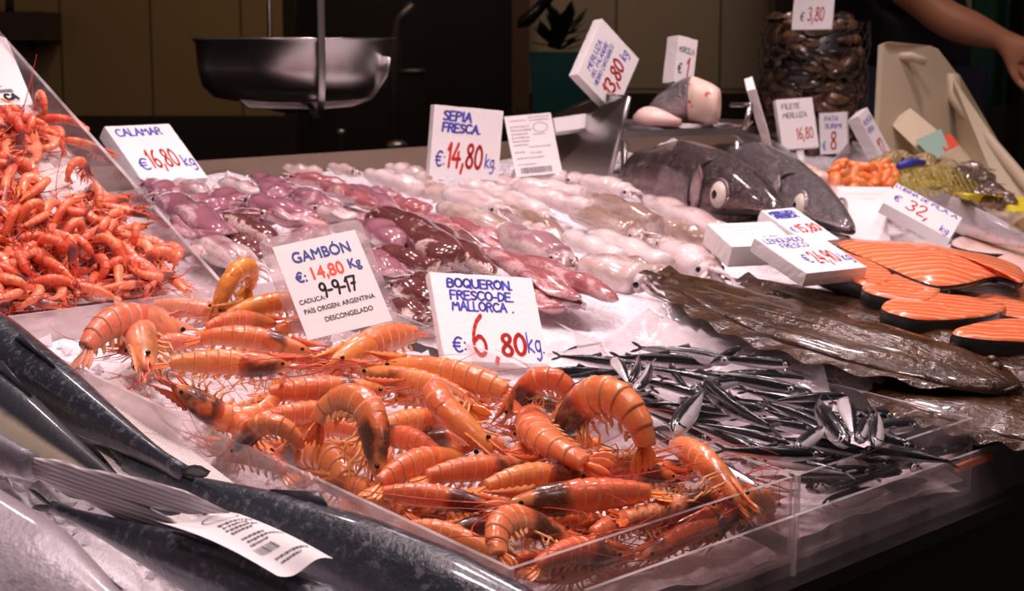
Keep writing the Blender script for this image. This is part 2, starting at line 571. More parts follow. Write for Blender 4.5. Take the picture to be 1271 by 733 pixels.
def wall_mat(name, c, wx, wz, rough=.35):
    g = G(name)
    br = g.n('TexBrick', offset=0.0, squash=1.0)
    mp = g.n('Mapping'); mp.inputs['Rotation'].default_value = (PI / 2, 0, 0)
    g.put(mp.inputs[0], g.obj()); g.put(br.inputs['Vector'], mp.outputs[0])
    br.inputs['Color1'].default_value = (*c, 1); br.inputs['Color2'].default_value = (*[q * .92 for q in c], 1)
    br.inputs['Mortar'].default_value = (*[q * .35 for q in c], 1)
    br.inputs['Scale'].default_value = 1.0; br.inputs['Mortar Size'].default_value = .004
    br.inputs['Brick Width'].default_value = wx; br.inputs['Row Height'].default_value = wz
    g.set(Base_Color=br.outputs[0], Roughness=rough)
    return g.mt


M['wall_tile'] = wall_mat('glazed_wall_tile', (.42, .33, .24), .30, .29)
M['wall_panel'] = wall_mat('ochre_wall_panel', (.34, .22, .09), .26, 2.0)
M['wall_dark'] = plain('dark_wainscot', (.03, .022, .018), .35)
WB = 4.7


def wall_box(name, a0, a1, z0, z1, b, mat, t=.06, kind=True):
    m = MB()
    # local frame: x right of the axis, y along the heading
    mm = MB(); mm.box((a0, 0, z0), (a1, t, z1))
    o = mm.build(name, mat, smooth=False)
    o.matrix_world = Matrix(((RT[0], HD[0], 0, HD[0] * b), (RT[1], HD[1], 0, HD[1] * b), (0, 0, 1, 0), (0, 0, 0, 1)))
    if kind: struct(o)
    return o


wall_box('wall_back', -3.4, -.62, 0, 3.2, WB, M['wall_panel'])
wall_box('wall_right', .02, 3.6, 0, 3.2, WB, M['wall_tile'])
wall_box('wall_recess', -.64, .04, 0, 3.2, WB + .5, M['wall_dark'])
wall_box('wall_recess_side', -.66, -.62, 0, 3.2, WB, M['wall_dark'], t=.55)
wall_box('trim_1', -3.4, -.62, 0, 1.085, WB - .05, M['wall_dark'], t=.05)
wall_box('trim_2', .02, 3.6, 0, 1.15, WB - .05, M['wall_dark'], t=.05)
wall_box('trim_3', .0, .05, 0, 3.2, WB - .06, plain('brown_corner_post', (.10, .055, .035), .4), t=.06)
wall_box('column_1', .70, .775, 0, 3.2, WB - .35, M['wall_dark'], t=.12)
wall_box('column_2', .777, .815, 0, 3.2, WB - .34, plain('pale_door_post', (.42, .36, .28), .4), t=.1)

# black counter body under the display
m = MB()
cx0, cx1, yb = -.6, 3.10, 2.06
fy = .735
zf = HZ - .442
m.hexa([(cx0, fy, 0), (cx1, fy, 0), (cx1, yb, 0), (cx0, yb, 0), (cx0, fy, zf), (cx1, fy, zf), (cx1, yb, slope_z(yb, -.09)), (cx0, yb, slope_z(yb, -.09))])
o = m.build('display_counter', plain('black_counter_front', (.010, .0075, .007), .25), smooth=False)
tag(o, 'long black market counter carrying all the fish and ice', 'counter')
m = MB(); m.slab((cx0, fy - .012, zf - .012), (cx1, fy - .012, zf - .012), (0, 0, .014), (0, .02, 0))
m.build('front_edge', M['black'], o, smooth=False)
m = MB(); m.slab((cx0, yb, slope_z(yb, -.13)), (cx1, yb, slope_z(yb, -.13)), (0, 0, .125), (0, .02, 0))
m.build('back_edge', plain('worn_wooden_edge', (.20, .14, .10), .5), o, smooth=False)

# ------------------------------------------------------------------ acrylic trays and front guard
TL0, TR0 = .757, 1.092     # near tray at the front rim
TL1, TR1 = .716, 1.122     # and at its back rim
TYF, TYB = .752, 1.435
TH_ = .004


def rimp(x, y, off=0.0): return np.array([x, y, slope_z(y, off)])


def tray(name, label, c4, depth, mats, group=None):
    """c4: front-left, front-right, back-right, back-left corners of the rim."""
    c = sum(np.asarray(q) for q in c4) / 4
    root = empty(name, c, label, 'tray', group)
    h = np.array([0, 0, depth])
    for i in range(4):
        a, b = np.asarray(c4[i]) - c - h, np.asarray(c4[(i + 1) % 4]) - c - h
        t = unit(np.cross(h, b - a)) * TH_
        m = MB(); m.slab(a, b, h, t, 0, 1)
        m.build('wall_panel', [M[mats[i]], M['acrylic_edge']], root, smooth=False)
    m = MB(); m.prism([np.asarray(q) - c - h * .98 for q in c4], (0, 0, .003))
    m.build('base', M['acrylic_frost'], root, smooth=False)
    return root


tray('acrylic_tray', 'clear acrylic tray holding the large orange red prawns', [rimp(TL0, TYF), rimp(TR0, TYF), rimp(TR1, TYB), rimp(TL1, TYB)], .074, ['acrylic', 'acrylic', 'acrylic_frost', 'acrylic_frost'])
AL0, AR0 = 1.099, 1.392
tray('acrylic_tray', 'clear acrylic tray holding the anchovies', [rimp(AL0, TYF), rimp(AR0, TYF), rimp(1.385, 1.168, -.03), rimp(1.113, 1.168, -.03)], .074, ['acrylic', 'acrylic', 'acrylic', 'acrylic'])

# front guard: three clear panels along the counter edge
for gx0, gx1, lb in ((.20, .818, 'clear acrylic front guard panel below the prawn tray corner, left of the seam'), (.822, 1.078, 'clear acrylic front guard panel below the prawn tray, right of the seam'), (1.081, 1.9, 'long clear acrylic front guard panel below the anchovies and flatfish')):
    m = MB(); m.slab((gx0, fy + .004, HZ - .440), (gx1, fy + .004, HZ - .440), (0, 0, .052), (0, .004, 0), 0, 1)
    tag(m.build('guard_panel', [M['guard'], M['acrylic_edge']], smooth=False), lb, 'guard')

# the steep tray at the upper left
B2 = math.radians(30)
D2 = np.array([0, math.cos(B2), math.sin(B2)])
N2 = np.array([0, -math.sin(B2), math.cos(B2)])
Q0 = W(265, 342)                              # lower end of its right panel's top edge
XR2, YF2 = Q0[0], Q0[1]
PH2 = .044                                    # height of the panel over the tray floor
F2 = Q0 - N2 * PH2                            # floor line


def T2(x, s, h=0.0): return np.array([x, F2[1], F2[2]]) + D2 * s + N2 * h


def W2(px, py, h=0.0):
    d = ray(px, py)
    p0 = F2 + N2 * h
    return EYE + d * (((p0 - EYE) @ N2) / (d @ N2))


r2 = empty('acrylic_tray', T2(.7, .3), 'steep tall sided acrylic tray of small prawns at upper left', 'tray')
c = T2(.7, .3)
m = MB(); m.slab(T2(XR2, -.02) - c, T2(XR2, .62) - c, N2 * PH2, (.005, 0, 0), 0, 1)
m.build('wall_panel', [M['guard'], M['acrylic_edge']], r2, smooth=False)
m = MB(); m.slab(T2(.35, -.02) - c, T2(XR2, -.02) - c, N2 * .03, D2 * -.005, 0, 1)
m.build('wall_panel', [M['acrylic'], M['acrylic_edge']], r2, smooth=False)
m = MB(); m.slab(T2(.35, -.02) - c, T2(.35, .62) - c, N2 * PH2, (.005, 0, 0), 0, 1)
m.build('wall_panel', [M['acrylic_frost'], M['acrylic_edge']], r2, smooth=False)
m = MB(); m.prism([T2(.35, -.02, -.004) - c, T2(XR2, -.02, -.004) - c, T2(XR2, .62, -.004) - c, T2(.35, .62, -.004) - c], N2 * .004)
m.build('base', plain('white_tray_base', (.75, .68, .68), .4), r2, smooth=False)
m = MB(); m.prism([T2(.36, .0, -.006) - c, T2(XR2 - .01, .0, -.006) - c, T2(XR2 - .01, .6, -.006) - c, np.array([XR2 - .01, F2[1] + .5, slope_z(1.9, -.05)]) - c, np.array([.36, F2[1] + .5, slope_z(1.9, -.05)]) - c], (0, 0, -.004))
m.build('stand', M['steel_dark'], r2, smooth=False)

# ------------------------------------------------------------------ ice
from mathutils import noise as MN


def nz3(x, y, s, o=0.0): return MN.noise(Vector((x * s + o, y * s - o, o * .7)))


def bumps(x, y, amp):
    return amp * (nz3(x, y, 9) * 1.0 + nz3(x, y, 24, 3.1) * .5 + nz3(x, y, 60, 7.7) * .22)


def ice_sheet(name, label, x0, x1, y0, y1, off, amp, step=.007, skip=None):
    nx, ny = int((x1 - x0) / step), int((y1 - y0) / step)
    m = MB()
    ids = {}
    def vid(i, j):
        if (i, j) not in ids:
            x, y = x0 + (x1 - x0) * i / nx, y0 + (y1 - y0) * j / ny
            ids[i, j] = m.vert((x, y, slope_z(y, off(x, y) + bumps(x, y, amp))), 0, 0)
        return ids[i, j]
    for i in range(nx):
        for j in range(ny):
            x, y = x0 + (x1 - x0) * (i + .5) / nx, y0 + (y1 - y0) * (j + .5) / ny
            if skip and skip(x, y): continue
            m.face((vid(i, j), vid(i + 1, j), vid(i + 1, j + 1), vid(i, j + 1)))
    o = m.build(name, M['ice'])
    return tag(o, label, 'ice', kind='stuff')


def gauss(x, y, cx, cy, sx, sy): return math.exp(-((x - cx) / sx) ** 2 - ((y - cy) / sy) ** 2)


def tray_off(x, y):
    t = (y - TYF) / (TYB - TYF)
    return -.068 + .030 * t + .010 * math.sin(PI * min(1, t * 1.1)) + .012 * gauss(x, y, .80, 1.33, .1, .12) + .016 * gauss(x, y, 1.06, 1.2, .06, .12)


def near_edge(x, y):
    t = (y - TYF) / (TYB - TYF)
    return x < TL0 + (TL1 - TL0) * t + .006 or x > TR0 + (TR1 - TR0) * t - .004


ice_sheet('crushed_ice', 'crushed ice lining the tray of large prawns', .71, 1.13, TYF + .006, TYB - .004, tray_off, .010, .006, near_edge)


def anch_off(x, y):
    t = (y - TYF) / .39
    return -.060 + .028 * min(1.1, max(0, t)) ** 1.2 + .034 * max(0, (x - 1.31) / .08) * min(1, t * 2)


ice_sheet('crushed_ice', 'smooth ice bed under the anchovies and plastic film', AL0 + .006, AR0 - .004, TYF + .006, 1.164, anch_off, .006, .006)


def main_off(x, y):
    o = -.035 - .005 * (y - 1.4)
    o += .034 * gauss(x, y, 2.10, 1.72, .22, .16)          # heap behind the big fish heads
    o += .022 * gauss(x, y, 1.62, 1.02, .28, .26) + .028 * gauss(x, y, 1.98, 1.12, .22, .16)
    if 1.38 < x < 1.50: o += .018 * math.sin(PI * (x - 1.38) / .12)
    return o


def in_tray(x, y):
    if x < .36: return True
    if x < AR0 + .004 and y < 1.170 and x > .70: return True
    if x < 1.125 and y < TYB + .005 and x > .712 - .0: return True
    return x <= .72 and y < TYB + .4


ice_sheet('crushed_ice', 'wide crushed ice bed under squid and flatfish',   .36, 3.08, .745, 2.055, main_off, .012, .012, in_tray)


def left_off(x, y): return -.062 + bumps(x, y, .01) - .02 * max(0, (.62 - x) / .2)


ice_sheet('crushed_ice', 'crushed ice bed under the long dark fish beside the prawn tray', .05, .712, .742, 1.43, left_off, .012, .012)


# loose ice chips lying on the visible ice
def chips(name, label, n, pick, s0, s1):
    m = MB()
    for k in range(n):
        p = pick()
        if p is None: continue
        s = s0 + (s1 - s0) * rng.random() ** 2
        base = [np.array(q, float) for q in ((1, 0, -.5), (-.5, .87, -.5), (-.5, -.87, -.5), (.5, .9, .5), (-1, 0, .5), (.5, -.9, .5))]
        R = np.linalg.qr(rng.normal(size=(3, 3)))[0]
        ids = [m.vert(p + R @ (b * s * (.6 + .7 * rng.random()))) for b in base]
        for q in ((0, 2, 1), (3, 4, 5), (0, 1, 3), (1, 4, 3), (1, 2, 4), (2, 5, 4), (2, 0, 5), (0, 3, 5)): m.face([ids[z] for z in q])
    return tag(m.build(name, M['ice_chip'], smooth=False), label, 'ice', kind='stuff')


def pk_tray():
    x, y = rng.uniform(.73, 1.12), rng.uniform(.9, 1.43)
    if near_edge(x, y): return None
    return np.array([x, y, slope_z(y, tray_off(x, y) + bumps(x, y, .010) + .002)])


chips('ice_chips', 'loose ice chips strewn among the large prawns', 520, pk_tray, .003, .009)


def pk_main():
    x, y = rng.uniform(.98, 2.4), rng.uniform(1.44, 2.03)
    return np.array([x, y, slope_z(y, main_off(x, y) + bumps(x, y, .012) + .002)])


chips('ice_chips', 'loose ice chips strewn around the squid and cuttlefish', 900, pk_main, .003, .009)


def pk_left():
    x, y = rng.uniform(.56, .715), rng.uniform(.8, 1.43)
    return np.array([x, y, slope_z(y, left_off(x, y) + bumps(x, y, .012) + .002)])


chips('ice_chips', 'loose ice chips strewn under the long dark fish', 200, pk_left, .003, .007)

# plastic film over the ice around the anchovies
m = MB()
fc = [W(688, 398, .004), W(838, 372, .010), W(1195, 535, .004), W(1010, 590, -.03)]


def film(u, v):
    # u from the upper left edge to the lower right, v from the left to the right edge
    a = fc[0] * (1 - u) + fc[3] * u
    b = fc[1] * (1 - u) + fc[2] * u
    p = a * (1 - v) + b * v
    sag = -.030 * math.sin(PI * min(1, v * 1.08)) * (1 - .2 * u)
    w = .004 * nz3(p[0], p[1], 22, 1.3) + .0025 * nz3(p[0], p[1], 70, 5.2)
    z = p[2] + (sag if v < .93 else -.0 + .02 * (v - .93)) + w
    lowest = slope_z(p[1], anch_off(p[0], p[1]) + .004) if p[0] < 1.385 else -9
    if p[0] < 1.372 and p[1] < 1.13: z = lowest + .0015 + .5 * w + max(0, (p[0] - 1.33) / .042) ** 2 * .012
    return (p[0], p[1], max(z, lowest))


m.grid(44, 34, film)
o = m.build('plastic_film', M['film'])
tag(o, 'wrinkled clear plastic sheet lining the anchovy tray over its right rim', 'plastic sheet')
# corner of folded film standing on the front rim
m = MB()
a, b = W(1158, 549, -.008), W(1240, 532, -.006)
m.grid(8, 6, lambda u, v: a * (1 - u) + b * u + np.array([0, .0, .022 * v + .004 * math.sin(7 * u + 3 * v)]) + np.array([.012 * v, .012 * math.sin(5 * u) * v + .004, 0]))
tag(m.build('plastic_film', M['film_soft']), 'crumpled clear plastic corner at the right end of the anchovy tray front', 'plastic sheet')
m = MB()
a, b = AT(1190, 586, 1.532), AT(1232, 570, 1.562)
m.slab(a, b, (0, 0, .007), (0, .004, 0))
tag(m.build('orange_strip', plain('orange_plastic', (.75, .13, .05), .3), smooth=False), 'thin orange plastic strip behind the front guard right of the anchovies', 'strip')


# ------------------------------------------------------------------ prawns
def prawn_curve(curl, L, flick=0.0):
    s = np.concatenate([np.linspace(0, .34, 8)[:-1], np.linspace(.34, .84, 31), np.linspace(.86, 1.0, 5)])
    dens = np.interp(s, [0, .22, .36, .6, .84, 1.0], [0, .15, 1.0, 1.3, .9, .0 + flick])
    ds = np.diff(s)
    th = np.concatenate([[0], np.cumsum((dens[1:] + dens[:-1]) / 2 * ds)])
    th = th / th[-1] * math.radians(curl) if abs(curl) > 1e-3 else th * 0
    d = np.stack([-np.cos(th), 0 * th, -np.sin(th)], 1)
    P = np.zeros((len(s), 3))
    for i in range(1, len(s)): P[i] = P[i - 1] + (d[i] + d[i - 1]) / 2 * ds[i - 1] * L
    ch = P[0] - P[-1]
    a = math.atan2(ch[2], ch[0])
    R = np.array([[math.cos(a), 0, math.sin(a)], [0, 1, 0], [-math.sin(a), 0, math.cos(a)]])
    P = P @ R.T; d = d @ R.T
    P = P - (P[0] + P[-1]) / 2
    return s, P, d, np.linalg.norm(ch)


def chord_ratio(curl): return prawn_curve(curl, 1.0)[3]


def build_prawn(name, mats, curl, L, legs=4, detail=True, rnd=None, world=None, antennae=True, nring=14, fat=1.0, legr=1.0):
    """Returns a list of (part name, MB, material)."""
    r = rnd or random
    s, P, d, ch = prawn_curve(curl, L, r.uniform(-.3, .5))
    T = -d
    Sv = np.array([[0, 1.0, 0]] * len(s))
    Uv = np.cross(T, Sv)
    out = []
    at = lambda q: np.array([np.interp(q, s, P[:, k]) for k in range(3)])
    tv = lambda q: unit(np.array([np.interp(q, s, T[:, k]) for k in range(3)]))
    # abdomen: six overlapping rings
    R0 = np.interp(s, [.30, .36, .48, .6, .75, .84, .9], [.080, .086, .086, .080, .062, .046, .040]) * L * fat
    PP, SS, UU, rx, ru, rd, uu = [], [], [], [], [], [], []
    for k in range(6):
        for p in (0.0, .12, .5, .86, 1.0):
            q = .335 + (.505) * (k + p) / 6
            f = 1.0 + .085 * (p - .3) if p < 1 else 1.045
            rr = np.interp(q, s, R0) * f
            PP.append(at(q)); t = tv(q); SS.append(Sv[0]); UU.append(np.cross(t, Sv[0]))
            rx.append(rr * .80); ru.append(rr); rd.append(rr * .98); uu.append((k + min(p, .995)) / 6)
    m = MB(); m.loft(PP, SS, UU, rx, ru, rd, n=nring, u=uu, sq=.88)
    out.append(('abdomen', m, mats[0]))
    # carapace
    hs = np.array([.385, .35, .30, .24, .17, .11, .06, .02, -.015, -.04])
    m = MB()
    hp = [at(max(q, 0)) + (T[0] * (-q) * L if q < 0 else 0) for q in hs]
    ht = [tv(max(q, 0)) for q in hs]
    hr = np.array([.080, .090, .093, .090, .083, .073, .062, .050, .034, .012]) * L * fat
    m.loft(hp, [Sv[0]] * 10, [np.cross(t, Sv[0]) for t in ht], hr * .78, hr * .92, hr * np.array([.98, 1, 1, 1, 1, .95, .85, .75, .7, .6]), n=nring, u=list(np.linspace(0, 1, 10)))
    up0 = np.cross(T[0], Sv[0])
    # rostrum: saw-toothed blade
    base = at(.15) + up0 * .070 * L * fat
    tip = at(0) + T[0] * .17 * L + up0 * .095 * L
    K = 7
    loop = []
    for i in range(K + 1):
        q = base + (tip - base) * i / K
        loop.append(q + up0 * (.014 * L * (1 - i / K)))
        if i < K: loop.append(q + (tip - base) / K * .55 + up0 * (.024 * L * (1 - i / K) + .004 * L))
    low = [at(.02) + up0 * .035 * L, at(.12) + up0 * .055 * L]
    loop = loop + [low[0], low[1]]
    m.prism([q - Sv[0] * .004 * L for q in loop], Sv[0] * .008 * L)
    # feeler scales and short feelers
    for sd in (-1, 1):
        b0 = at(.01) + Sv[0] * sd * .026 * L + up0 * .004 * L
        m.leaf(b0, T[0] + up0 * .05 + Sv[0] * sd * .10, Sv[0] * .8 + up0 * .6 * sd, .15 * L, .020 * L, .0025 * L, u0=0, u1=.1)
        for z in range(2):
            e = b0 + T[0] * (.16 + .05 * z) * L + up0 * r.uniform(-.03, .05) * L + Sv[0] * sd * r.uniform(0, .03) * L
            m.tube([b0, (b0 + e) / 2 + up0 * .01 * L, e], [.0055 * L, .004 * L, .0015 * L], n=4, u=[0, 0, .1])
        f0 = at(.06) - up0 * .05 * L + Sv[0] * sd * .02 * L
        m.tube([f0, f0 + T[0] * .09 * L - up0 * .02 * L, f0 + T[0] * .17 * L + up0 * r.uniform(-.02, .03) * L], [.008 * L, .006 * L, .002 * L], n=4, u=[0, 0, .1])
    out.append(('head', m, mats[1]))
    # tail fan
    m = MB()
    tp, tt = at(.835), tv(.93)
    tu = np.cross(tt, Sv[0]); sp = r.uniform(.7, 1.25)
    m.leaf(tp, -tt, Sv[0], .15 * L, .022 * L, .012 * L, u0=.2, u1=.8)
    for sd in (-1, 1):
        m.leaf(tp + Sv[0] * sd * .012 * L - tu * .008 * L, -tt + Sv[0] * sd * .22 * sp, Sv[0], .155 * L, .026 * L, .005 * L, u0=.2, u1=.8)
        m.leaf(tp + Sv[0] * sd * .018 * L - tu * .014 * L, -tt + Sv[0] * sd * .45 * sp, Sv[0], .16 * L, .028 * L, .005 * L, u0=.2, u1=.8)
    out.append(('tail_fan', m, mats[2]))
    # eyes on short stalks
    for sd in (-1, 1):
        m = MB()
        e = at(.035) + Sv[0] * sd * .052 * L * fat + up0 * .030 * L
        m.ball(e, .0155 * L, 8, 6)
        out.append(('eye', m, 'eye_black'))
    # walking legs
    for sd in (-1, 1):
        for k in range(legs):
            q = .12 + .20 * k / max(1, legs - 1)
            t = tv(q); u = np.cross(t, Sv[0])
            h = at(q) - u * .075 * L * fat + Sv[0] * sd * .028 * L
            fw = r.uniform(-.02, .11) - .04 * k / legs
            kn = h - u * r.uniform(.05, .09) * L + t * fw * L + Sv[0] * sd * r.uniform(.01, .05) * L
            ft = kn - u * r.uniform(-.02, .07) * L + t * r.uniform(-.06, .12) * L - Sv[0] * sd * r.uniform(-.01, .03) * L
            m = MB(); m.tube([h, (h + kn) / 2 + t * .012 * L, kn, (kn + ft) / 2 + t * .006 * L, ft], [.010 * L * legr, .0085 * L * legr, .0075 * L * legr, .006 * L * legr, .0025 * L * legr], n=5)
            out.append(('leg', m, mats[3]))
    # swimmerets under the rings
    if detail:
        for k in range(5):
            q = .40 + .085 * k
            t = tv(q); u = np.cross(t, Sv[0])
            m = MB()
            rr = np.interp(q, s, R0)
            for sd in (-1, 1):
                m.leaf(at(q) - u * rr * .86 + Sv[0] * sd * rr * .45, -u * .7 - t * r.uniform(.2, .9), t, .062 * L, .017 * L, .004 * L, nl=4, u0=.2, u1=.8)
            out.append(('swimmeret', m, mats[3]))
    return out, (s, P, T), at(.0), T[0], up0


def whisker(m, start, dirw, length, r, rad, floor=None, n=16, box=None):
    """A long feeler: curves at random and comes to rest near the pile."""
    p = np.array(start, float); d = unit(dirw)
    pts = [p.copy()]
    k1, k2 = r.uniform(-2.6, 2.6), r.uniform(-1.4, 1.4)
    st = length / n
    for i in range(n):
        t = i / n
        ang = (k1 * (1 - t) + k2 * t) / n
        c, s_ = math.cos(ang), math.sin(ang)
        d = np.array([d[0] * c - d[1] * s_, d[0] * s_ + d[1] * c, d[2]])
        want = .0
        if floor is not None:
            want = max(-.6, min(.5, (floor(p[0], p[1]) - p[2]) * 12))
        d = unit(d + np.array([0, 0, (want - d[2]) * .28]))
        p = p + d * st
        if box:
            t_ = (p[1] - TYF) / (TYB - TYF)
            p[0] = min(max(p[0], TL0 + (TL1 - TL0) * t_ + .008), TR0 + (TR1 - TR0) * t_ - .008)
            p[1] = min(max(p[1], TYF + .008), TYB - .008)
        pts.append(p.copy())
    m.tube(pts, [rad * (1 - .75 * i / n) for i in range(n + 1)], n=4)


def put_prawn(name, label, head, tail, curl, roll, mats, L=None, legs=4, group=None, floor=None, seed=0, ant=(.9, 1.5), cat='prawn', detail=True, n=None, fat=1.0, Lr=(.095, .165), lift=0.0):
    r = random.Random(seed)
    head, tail = np.asarray(head, float), np.asarray(tail, float)
    cl = np.linalg.norm(head - tail)
    if L is None: L = min(max(cl / chord_ratio(curl), Lr[0]), Lr[1])
    Mx = frame(head, tail, roll, n)
    root = empty(name, (0, 0, 0), label, cat, group)
    root.matrix_world = Mx
    if lift: root.location = root.location + Vector((0, 0, lift))
    parts, sp, eye, t0, u0 = build_prawn(name, mats, curl, L, legs=legs, rnd=r, detail=detail, fat=fat)
    for nm, mb, mt in parts: mb.build(nm, M[mt], root)
    if ant:
        A = np.array(Mx.to_3x3()); o = np.array(root.location)
        for sd in (-1, 1):
            m = MB()
            st = A @ (eye + np.array([0, sd * .022 * L, 0]) + t0 * .02 * L) + o
            dw = A @ unit(t0 + np.array([0, sd * .25, 0]) + u0 * r.uniform(-.1, .35))
            whisker(m, st, dw, L * r.uniform(*ant), r, .0056 * L, floor, box=floor is not None)
            m.v = [tuple(A.T @ (np.array(q) - o)) for q in m.v]
            m.build('antenna', M['prawn_whisker'], root)
    return root

def pile_floor(x, y):
    t = (y - TYF) / (TYB - TYF)
    return slope_z(y, .006 + .012 * math.sin(PI * max(0, min(1, t))))


RED = ('prawn_shell', 'prawn_head', 'prawn_fan', 'prawn_leg')
PALE = ('pale_shell', 'pale_head', 'pale_shell', 'prawn_leg')
GOLD = ('gold_shell', 'gold_head', 'gold_shell', 'prawn_leg')
